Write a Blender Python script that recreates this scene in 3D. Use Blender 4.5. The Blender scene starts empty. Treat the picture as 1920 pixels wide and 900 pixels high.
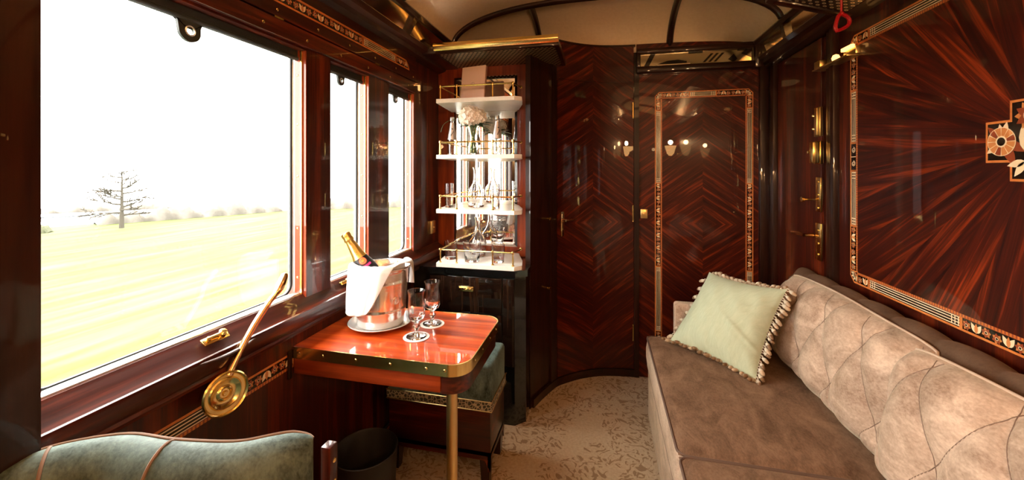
import bpy, bmesh, math, random
from mathutils import Vector, Matrix
random.seed(7)
PI = math.pi
SC = bpy.context.scene
COL = SC.collection

# ---------------------------------------------------------------- materials
def new_mat(name):
    m = bpy.data.materials.new(name); m.use_nodes = True
    nt = m.node_tree; b = nt.nodes['Principled BSDF']
    return m, nt, b

def setp(b, **k):
    names = dict(color='Base Color', rough='Roughness', metal='Metallic', coat='Coat Weight', coat_rough='Coat Roughness',
                 sheen='Sheen Weight', sheen_rough='Sheen Roughness', trans='Transmission Weight', ior='IOR', spec='Specular IOR Level',
                 emit='Emission Color', emit_s='Emission Strength', sheen_tint='Sheen Tint', sss='Subsurface Weight')
    for a, v in k.items():
        s = b.inputs[names[a]]
        if a in ('color', 'emit', 'sheen_tint') and len(v) == 3: v = (*v, 1)
        s.default_value = v

def plain(name, color, rough=.5, **k):
    m, nt, b = new_mat(name); setp(b, color=color, rough=rough, **k); return m

class NB:
    """small node-building helper"""
    def __init__(s, nt): s.nt = nt
    def node(s, t, **k):
        n = s.nt.nodes.new(t)
        for a, v in k.items(): setattr(n, a, v)
        return n
    def link(s, a, b): s.nt.links.new(a, b)
    def put(s, sock, v):
        if hasattr(v, 'is_linked') or hasattr(v, 'links'): s.link(v, sock)
        else: sock.default_value = v
    def math(s, op, a, b=None, c=None):
        n = s.node('ShaderNodeMath', operation=op)
        s.put(n.inputs[0], a)
        if b is not None: s.put(n.inputs[1], b)
        if c is not None: s.put(n.inputs[2], c)
        return n.outputs[0]
    def obj(s): return s.node('ShaderNodeTexCoord').outputs['Object']
    def pos(s): return s.node('ShaderNodeNewGeometry').outputs['Position']
    def sep(s, v):
        n = s.node('ShaderNodeSeparateXYZ'); s.link(v, n.inputs[0]); return n.outputs
    def comb(s, x, y, z):
        n = s.node('ShaderNodeCombineXYZ')
        for i, v in enumerate((x, y, z)): s.put(n.inputs[i], v)
        return n.outputs[0]
    def scale(s, v, sc):
        n = s.node('ShaderNodeMapping'); s.link(v, n.inputs[0]); n.inputs['Scale'].default_value = sc; return n.outputs[0]
    def noise(s, v, scale=1, detail=4, rough=.55, dist=0):
        n = s.node('ShaderNodeTexNoise'); s.link(v, n.inputs['Vector'])
        n.inputs['Scale'].default_value = scale; n.inputs['Detail'].default_value = detail
        n.inputs['Roughness'].default_value = rough; n.inputs['Distortion'].default_value = dist
        return n.outputs['Fac']
    def ramp(s, f, stops):
        n = s.node('ShaderNodeValToRGB'); s.link(f, n.inputs[0]); e = n.color_ramp.elements
        while len(e) < len(stops): e.new(.5)
        for i, (p, c) in enumerate(stops):
            e[i].position = p; e[i].color = (*c, 1) if len(c) == 3 else c
        return n.outputs[0]
    def mix(s, f, a, b, mode='MIX'):
        n = s.node('ShaderNodeMix', data_type='RGBA', blend_type=mode)
        s.put(n.inputs[0], f)
        for i, v in ((6, a), (7, b)):
            s.put(n.inputs[i], (*v, 1) if isinstance(v, tuple) and len(v) == 3 else v)
        return n.outputs[2]
    def bump(s, b, h, strength=.3, dist=.002):
        n = s.node('ShaderNodeBump'); s.link(h, n.inputs['Height'])
        n.inputs['Strength'].default_value = strength; n.inputs['Distance'].default_value = dist
        s.link(n.outputs[0], b.inputs['Normal'])

def wood_from(n, b, vec_lo, vec_hi, dark, mid, light, lo=.3, hi=.72):
    f = n.noise(vec_lo, 1, 5, .6, .5)
    g = n.noise(vec_hi, 1, 3, .6, .1)
    f = n.math('ADD', n.math('MULTIPLY', f, .72), n.math('MULTIPLY', g, .28))
    return n.ramp(f, [(lo, dark), ((lo + hi) / 2, mid), (hi, light)])

def wood(name, dark, mid, light, axis='x', across=16, along=1.1, rough=.38, coat=.5, fine=90, coat_rough=.012):
    m, nt, b = new_mat(name); n = NB(nt); o = n.obj()
    i = 'xyz'.index(axis)
    s1 = [across] * 3; s1[i] = along
    s2 = [fine] * 3; s2[i] = along * 3
    c = wood_from(n, b, n.scale(o, s1), n.scale(o, s2), dark, mid, light)
    n.link(c, b.inputs['Base Color']); setp(b, rough=rough, coat=coat, coat_rough=coat_rough, spec=.2)
    return m

def chevron(name, x0, z0, k, dark, mid, light, plank=.085):
    m, nt, b = new_mat(name); n = NB(nt); x, y, z = n.sep(n.pos())
    a = n.math('ABSOLUTE', n.math('SUBTRACT', x, x0)); c = n.math('ABSOLUTE', n.math('SUBTRACT', z, z0))
    u = n.math('ADD', c, n.math('MULTIPLY', a, k)); v = n.math('SUBTRACT', a, n.math('MULTIPLY', c, k))
    side = n.math('SIGN', n.math('SUBTRACT', x, x0))
    col = wood_from(n, b, n.comb(n.math('MULTIPLY', u, 38), n.math('MULTIPLY', v, 2.2), side),
                    n.comb(n.math('MULTIPLY', u, 130), n.math('MULTIPLY', v, 5), side), dark, mid, light, .3, .74)
    pid = n.math('FLOOR', n.math('DIVIDE', u, plank))
    r = n.node('ShaderNodeTexWhiteNoise', noise_dimensions='2D'); n.link(n.comb(pid, side, 0), r.inputs['Vector'])
    col = n.mix(1.0, col, n.ramp(r.outputs['Value'], [(0, (.78, .75, .75)), (1, (1.15, 1.12, 1.1))]), 'MULTIPLY')
    n.link(col, b.inputs['Base Color']); setp(b, rough=.4, spec=.2, coat=.55, coat_rough=.012)
    return m

def sunburst(name, yc, zc, dark, mid, light):
    m, nt, b = new_mat(name); n = NB(nt); x, y, z = n.sep(n.pos())
    dy = n.math('SUBTRACT', y, yc); dz = n.math('SUBTRACT', z, zc)
    ang = n.math('ARCTAN2', dz, dy)
    rad = n.math('SQRT', n.math('ADD', n.math('MULTIPLY', dy, dy), n.math('MULTIPLY', dz, dz)))
    sec = n.math('MULTIPLY', ang, 26 / (2 * PI)); sid = n.math('FLOOR', sec)
    local = n.math('SUBTRACT', n.math('SUBTRACT', sec, sid), .5)        # -0.5..0.5 in the leaf
    mid_a = n.math('MULTIPLY', n.math('ADD', sid, .5), 2 * PI / 26)
    da = n.math('SUBTRACT', ang, mid_a)
    ac = n.math('MULTIPLY', rad, n.math('SINE', da)); al = n.math('MULTIPLY', rad, n.math('COSINE', da))
    col = wood_from(n, b, n.comb(n.math('MULTIPLY', ac, 46), n.math('MULTIPLY', al, 1.6), n.math('MULTIPLY', sid, 3.7)),
                    n.comb(n.math('MULTIPLY', ac, 150), n.math('MULTIPLY', al, 3), sid), dark, mid, light, .36, .70)
    r = n.node('ShaderNodeTexWhiteNoise', noise_dimensions='1D'); n.link(sid, r.inputs['W'])
    col = n.mix(1.0, col, n.ramp(r.outputs['Value'], [(0, (.62, .58, .55)), (1, (1.2, 1.15, 1.1))]), 'MULTIPLY')
    n.link(col, b.inputs['Base Color']); setp(b, rough=.4, spec=.2, coat=.55, coat_rough=.01)
    return m

def velvet(name, c1, c2, scale=7, sheen=.6, rough=.75, stretch=(1, 1, 1), bump=.25):
    m, nt, b = new_mat(name); n = NB(nt); o = n.scale(n.obj(), stretch)
    f = n.noise(o, scale, 6, .65, .8); g = n.noise(o, scale * 14, 3, .6, .3)
    h = n.math('ADD', n.math('MULTIPLY', f, .7), n.math('MULTIPLY', g, .3))
    n.link(n.ramp(h, [(.33, c1), (.66, c2)]), b.inputs['Base Color'])
    setp(b, rough=rough, sheen=sheen, sheen_rough=.4, spec=.15, sheen_tint=tuple(min(1, q * 2.2) for q in c2))
    n.bump(b, n.noise(n.obj(), 350, 2, .5), bump, .001)
    return m

def glassy(name, color=(1, 1, 1), rough=0, ior=1.5):
    return plain(name, color, rough, trans=1.0, ior=ior)

def pane_mat(name):
    m = bpy.data.materials.new(name); m.use_nodes = True; nt = m.node_tree; nt.nodes.clear(); n = NB(nt)
    out = n.node('ShaderNodeOutputMaterial'); mix = n.node('ShaderNodeMixShader')
    t = n.node('ShaderNodeBsdfTransparent'); t.inputs[0].default_value = (.97, .98, .97, 1)
    g = n.node('ShaderNodeBsdfGlossy'); g.inputs['Roughness'].default_value = .02
    mix.inputs[0].default_value = .05
    n.link(t.outputs[0], mix.inputs[1]); n.link(g.outputs[0], mix.inputs[2]); n.link(mix.outputs[0], out.inputs[0])
    return m

def perforated(name, cell=.024, hole=.27):
    m, nt, b = new_mat(name); n = NB(nt); x, y, z = n.sep(n.obj())
    row = n.math('DIVIDE', y, cell * .87); rid = n.math('FLOOR', row)
    sh = n.math('MULTIPLY', n.math('MODULO', n.math('ABSOLUTE', rid), 2), .5)
    cx = n.math('ADD', n.math('DIVIDE', x, cell), sh)
    fx = n.math('SUBTRACT', n.math('FRACT', cx), .5); fy = n.math('MULTIPLY', n.math('SUBTRACT', n.math('FRACT', row), .5), .87)
    d = n.math('SQRT', n.math('ADD', n.math('MULTIPLY', fx, fx), n.math('MULTIPLY', fy, fy)))
    mask = n.math('LESS_THAN', d, hole * .45)
    lit_ring = n.math('LESS_THAN', d, hole); n.link(n.mix(lit_ring, (.018, .008, .005), (.95, .78, .50)), b.inputs['Base Color']); n.link(n.math('MULTIPLY', lit_ring, .55), b.inputs['Metallic']); setp(b, rough=.3)  # pale rings put the light through the holes into the colour
    out = nt.nodes['Material Output']; mix = n.node('ShaderNodeMixShader'); t = n.node('ShaderNodeBsdfTransparent')
    n.link(mask, mix.inputs[0]); n.link(b.outputs[0], mix.inputs[1]); n.link(t.outputs[0], mix.inputs[2]); n.link(mix.outputs[0], out.inputs[0])
    return m

D, Mi, L = (.006, .0008, .0005), (.042, .0048, .0015), (.20, .025, .0045)
M = {}
for ax in 'xyz':
    M['wood_' + ax] = wood('mahogany_' + ax, D, Mi, L, ax)
    M['red_' + ax] = wood('red_mahogany_' + ax, (.07, .008, .002), (.22, .028, .005), (.42, .068, .012), ax, across=13)
    M['dark_' + ax] = wood('dark_walnut_' + ax, (.006, .0022, .0014), (.022, .006, .003), (.05, .013, .006), ax)
M['table'] = wood('table_veneer', (.17, .013, .002), (.48, .056, .007), (.84, .175, .026), 'x', across=22, along=1.1, rough=.35, coat=.8)
M['ebony'] = wood('ebony_macassar', (.004, .003, .003), (.012, .006, .004), (.05, .022, .012), 'z', across=34, rough=.1)
M['black'] = plain('black_lacquer', (.004, .0045, .005), .1, coat=.5)
M['chev_door'] = chevron('chevron_door_veneer', -.06, .975, .78, (.008, .0010, .0006), (.050, .0052, .0015), (.28, .033, .0045))
M['chev_panel'] = chevron('chevron_panel_veneer', .595, .975, .72, (.008, .0010, .0006), (.056, .0058, .0015), (.31, .037, .005))
M['sunburst'] = sunburst('sunburst_rosewood', 1.14, 1.372, (.008, .0012, .0008), (.068, .0066, .0015), (.40, .047, .006))
M['brass'] = plain('polished_brass', (.88, .62, .22), .2, metal=1)
M['brass_dull'] = plain('satin_brass', (.72, .50, .20), .3, metal=1)
M['bronze'] = plain('bronze_lever', (.70, .44, .22), .18, metal=1)
M['silver'] = plain('polished_silver', (.95, .94, .92), .16, metal=.82)
M['silver_plate'] = plain('silver_tray_plate', (.92, .9, .87), .22, metal=.6)
M['chrome'] = plain('window_metal', (.78, .78, .78), .3, metal=.8)
M['mirror'] = plain('mirror_silvering', (.93, .91, .86), .015, metal=1)
M['amirror'] = plain('aged_mirror', (.72, .62, .42), .12, metal=1)
M['rubber'] = plain('black_rubber', (.01, .01, .01), .5)
M['glass'] = glassy('crystal_glass')
M['vase_glass'] = glassy('vase_glass', (.98, 1, .98))
M['pane'] = pane_mat('window_pane')
M['green_glass'] = plain('champagne_bottle_glass', (.01, .02, .008), .06, coat=.5)
M['foil'] = plain('gold_foil', (.80, .50, .13), .3, metal=.85)
M['ink'] = plain('black_print', (.01, .008, .006), .45)
M['label_black'] = plain('black_label', (.012, .010, .012), .4)
M['label_red'] = plain('red_seal', (.75, .10, .06), .4)
M['label_pink'] = plain('magenta_seal', (.55, .03, .16), .4)
M['label_silver'] = plain('silver_label', (.62, .56, .55), .3, metal=.6)
M['cap_silver'] = plain('bottle_cap', (.5, .5, .48), .35, metal=.8)
M['linen'] = velvet('white_linen', (.80, .79, .77), (.86, .85, .84), 9, .1, .8)
M['marble'] = velvet('pale_marble', (.76, .70, .63), (.88, .83, .77), 5, 0, .3, bump=0)
M['pink'] = velvet('pink_card', (.82, .58, .51), (.86, .62, .55), 20, 0, .7, bump=.05)
M['pink_edge'] = plain('pink_card_edge', (.50, .27, .20), .7)
M['emblem'] = plain('emblem_grey', (.42, .28, .26), .5)
M['green_velvet'] = velvet('green_velvet', (.010, .017, .014), (.165, .225, .20), 12, .4, .6, (1, 1, .55))
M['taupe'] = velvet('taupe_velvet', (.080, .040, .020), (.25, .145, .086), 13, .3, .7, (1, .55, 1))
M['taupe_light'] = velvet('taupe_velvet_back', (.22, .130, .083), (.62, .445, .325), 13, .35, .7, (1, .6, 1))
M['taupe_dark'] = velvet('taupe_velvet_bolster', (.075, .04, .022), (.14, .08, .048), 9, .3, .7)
M['piping'] = plain('beige_piping', (.50, .36, .26), .7)
M['piping_pink'] = plain('rose_piping', (.24, .15, .105), .8)
M['stitch'] = plain('seam_thread', (.17, .10, .065), .8)
M['piping_dark'] = plain('brown_piping', (.10, .055, .035), .7)
M['sage'] = velvet('sage_cotton', (.38, .405, .27), (.47, .49, .335), 22, .2, .8, (1, 6, 1))
M['bead'] = plain('acorn_bead', (.20, .11, .052), .35)
M['bead2'] = plain('pale_acorn_bead', (.46, .32, .20), .45)
M['thread'] = plain('cream_thread', (.55, .47, .36), .9)
M['blind'] = plain('blind_cloth', (.022, .026, .024), .6)
M['lace'] = None
M['cream'] = None
M['carpet'] = None
M['bin'] = plain('bin_leather', (.014, .011, .010), .55)
M['red_handle'] = plain('red_enamel', (.42, .006, .012), .35, coat=.3)
M['io'] = wood('inlay_orange', (.46, .12, .024), (.60, .18, .04), (.70, .24, .06), 'y', across=60, along=30)
M['ib'] = plain('inlay_brown', (.26, .045, .012), .3, coat=.4)
M['ia'] = plain('inlay_amber', (.58, .20, .05), .3, coat=.4)
M['ic'] = plain('inlay_cream', (.82, .60, .36), .3, coat=.4)
M['ik'] = plain('inlay_black', (.012, .007, .005), .14, coat=.4)
INL = ['io', 'ib', 'ia', 'ic', 'ik']
M['perf'] = perforated('perforated_panel')
M['leaf'] = plain('leaf_green', (.035, .085, .025), .45)
M['stem'] = plain('stem_green', (.10, .19, .05), .5)
M['petal'] = plain('hydrangea_petal', (.93, .84, .74), .7, sss=.0)
M['lampshade'] = plain('lamp_glass', (.9, .6, .3), .4, emit=(1, .5, .17), emit_s=14)
M['bulb'] = plain('lit_bulb', (1, .7, .4), .4, emit=(1, .45, .12), emit_s=2.2)
M['bark'] = plain('bark', (.030, .024, .016), .9)
M['hedge'] = velvet('bare_hedge', (.062, .055, .046), (.085, .078, .068), 1.5, 0, .9)  # distance haze put into the colour as a pale albedo
M['water'] = plain('pond_water', (.12, .13, .14), .05, spec=.9)
M['bush'] = velvet('bush', (.035, .040, .022), (.07, .07, .045), 3, 0, .9)

def mk_lace():
    m, nt, b = new_mat('lace_trim'); n = NB(nt); v = n.node('ShaderNodeTexVoronoi'); v.feature = 'DISTANCE_TO_EDGE'
    n.link(n.obj(), v.inputs['Vector']); v.inputs['Scale'].default_value = 75
    n.link(n.ramp(v.outputs['Distance'], [(.05, (.42, .33, .20)), (.16, (.045, .042, .03))]), b.inputs['Base Color'])
    n.bump(b, v.outputs['Distance'], .6, .002); setp(b, rough=.8); return m
M['lace'] = mk_lace()
def mk_cream():
    m, nt, b = new_mat('cream_ceiling'); n = NB(nt)
    n.link(n.ramp(n.noise(n.obj(), 60, 3), [(.3, (.76, .58, .38)), (.7, (.82, .64, .43))]), b.inputs['Base Color'])
    setp(b, rough=.65); return m
M['cream'] = mk_cream()
def mk_carpet():
    m, nt, b = new_mat('patterned_carpet'); n = NB(nt); o = n.obj()
    w = n.noise(o, 7, 2, .5); x, y, z = n.sep(o)
    warped = n.comb(n.math('ADD', x, n.math('MULTIPLY', w, .10)), n.math('SUBTRACT', y, n.math('MULTIPLY', w, .08)), 0)
    p = n.noise(warped, 17, 1.5, .4, 3.4)
    mask = n.noise(o, 4.2, 2, .5)
    pat = n.math('MULTIPLY', n.math('GREATER_THAN', p, .56), n.math('GREATER_THAN', mask, .42))
    base = n.ramp(n.noise(o, 90, 3), [(.3, (.44, .31, .185)), (.7, (.56, .41, .255))])
    n.link(n.mix(pat, base, (.29, .18, .09)), b.inputs['Base Color'])
    setp(b, rough=.95, sheen=.2, spec=.1); n.bump(b, n.noise(o, 500, 2), .4, .003); return m
M['carpet'] = mk_carpet()
def mk_grass():
    m, nt, b = new_mat('spring_grass'); n = NB(nt); o = n.obj()
    f = n.noise(n.scale(o, (1.2, .10, 1)), 1, 5, .6, .4); g = n.noise(o, .05, 2)
    h = n.math('ADD', n.math('MULTIPLY', f, .7), n.math('MULTIPLY', g, .3))
    n.link(n.ramp(h, [(.32, (.029, .038, .006)), (.5, (.046, .053, .016)), (.68, (.064, .066, .040))]), b.inputs['Base Color'])
    setp(b, rough=.95, spec=.1); return m
M['grass'] = mk_grass()

# ---------------------------------------------------------------- mesh builder
class MB:
    def __init__(s): s.v = []; s.f = []; s.m = []
    def add(s, vs, fs, mi=0, X=None):
        o = len(s.v)
        for p in vs:
            p = Vector(p); s.v.append(X @ p if X is not None else p)
        for f in fs: s.f.append([o + i for i in f]); s.m.append(mi)
        return s
    def bm_add(s, bm, mi, X=None):
        bm.verts.ensure_lookup_table(); bm.verts.index_update()
        s.add([v.co.copy() for v in bm.verts], [[v.index for v in f.verts] for f in bm.faces], mi, X); bm.free(); return s
    def box(s, x0, x1, y0, y1, z0, z1, bev=0, mi=0, X=None, seg=2):
        vs = [(x, y, z) for x in (x0, x1) for y in (y0, y1) for z in (z0, z1)]
        fs = [(0, 1, 3, 2), (4, 6, 7, 5), (0, 4, 5, 1), (2, 3, 7, 6), (0, 2, 6, 4), (1, 5, 7, 3)]
        if not bev: return s.add(vs, fs, mi, X)
        bm = bmesh.new(); bv = [bm.verts.new(v) for v in vs]
        for f in fs: bm.faces.new([bv[i] for i in f])
        bmesh.ops.bevel(bm, geom=list(bm.edges), offset=bev, segments=seg, profile=.5, affect='EDGES')
        return s.bm_add(bm, mi, X)
    def prism(s, poly, axis, a, b, mi=0, X=None, bev=0):
        def P(p, t):
            return {'z': (p[0], p[1], t), 'x': (t, p[0], p[1]), 'y': (p[0], t, p[1])}[axis]
        n = len(poly); vs = [P(p, a) for p in poly] + [P(p, b) for p in poly]
        fs = [list(range(n))[::-1], list(range(n, 2 * n))] + [(i, (i + 1) % n, n + (i + 1) % n, n + i) for i in range(n)]
        if not bev: return s.add(vs, fs, mi, X)
        bm = bmesh.new(); bv = [bm.verts.new(v) for v in vs]
        for f in fs: bm.faces.new([bv[i] for i in f])
        ed = [e for e in bm.edges if abs(e.calc_face_angle(0)) > .5]
        bmesh.ops.bevel(bm, geom=ed, offset=bev, segments=2, profile=.5, affect='EDGES')
        return s.bm_add(bm, mi, X)
    def lathe(s, prof, seg=32, mi=0, X=None, flute=None):
        vs = []; fs = []; n = len(prof)
        for i in range(seg):
            a = 2 * PI * i / seg
            for r, z in prof:
                rr = r if flute is None else flute(r, z, a)
                vs.append((rr * math.cos(a), rr * math.sin(a), z))
        for i in range(seg):
            j = (i + 1) % seg
            for k in range(n - 1):
                fs.append((i * n + k, j * n + k, j * n + k + 1, i * n + k + 1))
        bm = bmesh.new(); bv = [bm.verts.new(v) for v in vs]
        for f in fs: bm.faces.new([bv[q] for q in f])
        bmesh.ops.remove_doubles(bm, verts=bm.verts, dist=1e-6)
        return s.bm_add(bm, mi, X)
    def tube(s, pts, r, seg=10, mi=0, closed=False, flat=1.0, X=None, up=None):
        pts = [Vector(p) for p in pts]; n = len(pts)
        rs = r if isinstance(r, (list, tuple)) else [r] * n
        vs = []; prev = None
        for i, p in enumerate(pts):
            if closed: t = pts[(i + 1) % n] - pts[i - 1]
            else: t = pts[min(i + 1, n - 1)] - pts[max(i - 1, 0)]
            t.normalize()
            if prev is None:
                u = Vector(up) if up else (Vector((0, 0, 1)) if abs(t.z) < .9 else Vector((1, 0, 0)))
            else: u = prev
            u = (u - t * u.dot(t)).normalized(); w = t.cross(u); prev = u
            for k in range(seg):
                a = 2 * PI * k / seg
                vs.append(p + u * (rs[i] * math.cos(a)) * flat + w * (rs[i] * math.sin(a)))
        fs = []
        for i in range(n if closed else n - 1):
            j = (i + 1) % n
            for k in range(seg):
                l = (k + 1) % seg
                fs.append((i * seg + k, i * seg + l, j * seg + l, j * seg + k))
        if not closed:
            fs.append(list(range(seg))[::-1]); fs.append(list(range((n - 1) * seg, n * seg)))
        return s.add(vs, fs, mi, X)
    def sphere(s, c, r, mi=0, seg=14, sc=(1, 1, 1)):
        prof = [(max(0, r * math.sin(PI * i / (seg // 2 + 1))), -r * math.cos(PI * i / (seg // 2 + 1))) for i in range(seg // 2 + 2)]
        prof[0] = (0, -r); prof[-1] = (0, r)
        return s.lathe(prof, seg, mi, Matrix.Translation(c) @ Matrix.Diagonal((*sc, 1)))
    def grid(s, fn, nu, nv, mi=0, cu=False, X=None):
        vs = [fn(i / (nu if cu else nu - 1), j / (nv - 1)) for i in range(nu) for j in range(nv)]
        fs = [(i * nv + j, ((i + 1) % nu) * nv + j, ((i + 1) % nu) * nv + j + 1, i * nv + j + 1)
              for i in range(nu if cu else nu - 1) for j in range(nv - 1)]
        return s.add(vs, fs, mi, X)
    def center(s):
        xs = [v.x for v in s.v]; ys = [v.y for v in s.v]; zs = [v.z for v in s.v]
        return Vector(((min(xs) + max(xs)) / 2, (min(ys) + max(ys)) / 2, min(zs)))
    def build(s, name, mats, parent=None, loc=None, smooth=35, flip=True):
        if loc is None: loc = WLOC[parent] if parent else s.center()
        loc = Vector(loc); me = bpy.data.meshes.new(name)
        me.from_pydata([v - loc for v in s.v], [], s.f)
        mats = mats if isinstance(mats, (list, tuple)) else [mats]
        for q in mats: me.materials.append(M[q] if isinstance(q, str) else q)
        me.polygons.foreach_set('material_index', s.m)
        if flip:
            bm = bmesh.new(); bm.from_mesh(me); bmesh.ops.recalc_face_normals(bm, faces=bm.faces); bm.to_mesh(me); bm.free()
        if smooth:
            me.polygons.foreach_set('use_smooth', [True] * len(me.polygons)); me.set_sharp_from_angle(angle=math.radians(smooth))
        me.update()
        o = bpy.data.objects.new(name, me); COL.objects.link(o)
        if parent: o.parent = parent; o.location = loc - WLOC[parent]
        else: o.location = loc
        WLOC[o] = loc
        return o
WLOC = {}

def tag(o, label=None, cat=None, group=None, kind=None):
    if label: o['label'] = label
    if cat: o['category'] = cat
    if group: o['group'] = group
    if kind: o['kind'] = kind
    return o
def struct(o): o['kind'] = 'structure'; return o
def empty(name, loc, label, cat, group=None):
    o = bpy.data.objects.new(name, None); o.empty_display_size = .05; COL.objects.link(o); o.location = loc; WLOC[o] = Vector(loc)
    return tag(o, label, cat, group)
def dup(o, loc, rz=None, label=None):
    c = o.copy(); COL.objects.link(c); c.location = loc; WLOC[c] = Vector(loc)
    if rz is not None: c.rotation_euler.z = rz
    if label: c['label'] = label
    for ch in list(o.children):
        d = ch.copy(); COL.objects.link(d); d.parent = c
        for g in list(ch.children):
            e = g.copy(); COL.objects.link(e); e.parent = d
    return c
def T(*a): return Matrix.Translation(a)
def screw(parent, p, nrm_, r=.0048, m='brass'):
    b = MB(); b.lathe([(r, 0), (r * .75, r * .25), (0, r * .36)], 10, 0, along(p, nrm_)); return b.build('screw', m, parent, smooth=50)
def R(ax, deg): return Matrix.Rotation(math.radians(deg), 4, ax)
def frame(o, ux, uy, uz):
    m = Matrix.Identity(4)
    for i, a in enumerate((ux, uy, uz)):
        for j in range(3): m[j][i] = a[j]
    for j in range(3): m[j][3] = o[j]
    return m
def along(o, d):
    d = Vector(d).normalized(); u = Vector((0, 0, 1)) if abs(d.z) < .95 else Vector((1, 0, 0))
    x = u.cross(d).normalized(); y = d.cross(x); return frame(o, x, y, d)
def arc(cx, cy, r, a0, a1, n):
    return [(cx + r * math.cos(math.radians(a0 + (a1 - a0) * i / n)), cy + r * math.sin(math.radians(a0 + (a1 - a0) * i / n))) for i in range(n + 1)]
def smooth_path(pts, n=8):
    pts = [Vector(p) for p in pts]; out = []
    for i in range(len(pts) - 1):
        p0 = pts[max(i - 1, 0)]; p1 = pts[i]; p2 = pts[i + 1]; p3 = pts[min(i + 2, len(pts) - 1)]
        for k in range(n):
            t = k / n
            out.append(.5 * ((2 * p1) + (p2 - p0) * t + (2 * p0 - 5 * p1 + 4 * p2 - p3) * t * t + (3 * p1 - p0 - 3 * p2 + p3) * t ** 3))
    out.append(pts[-1]); return out

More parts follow.
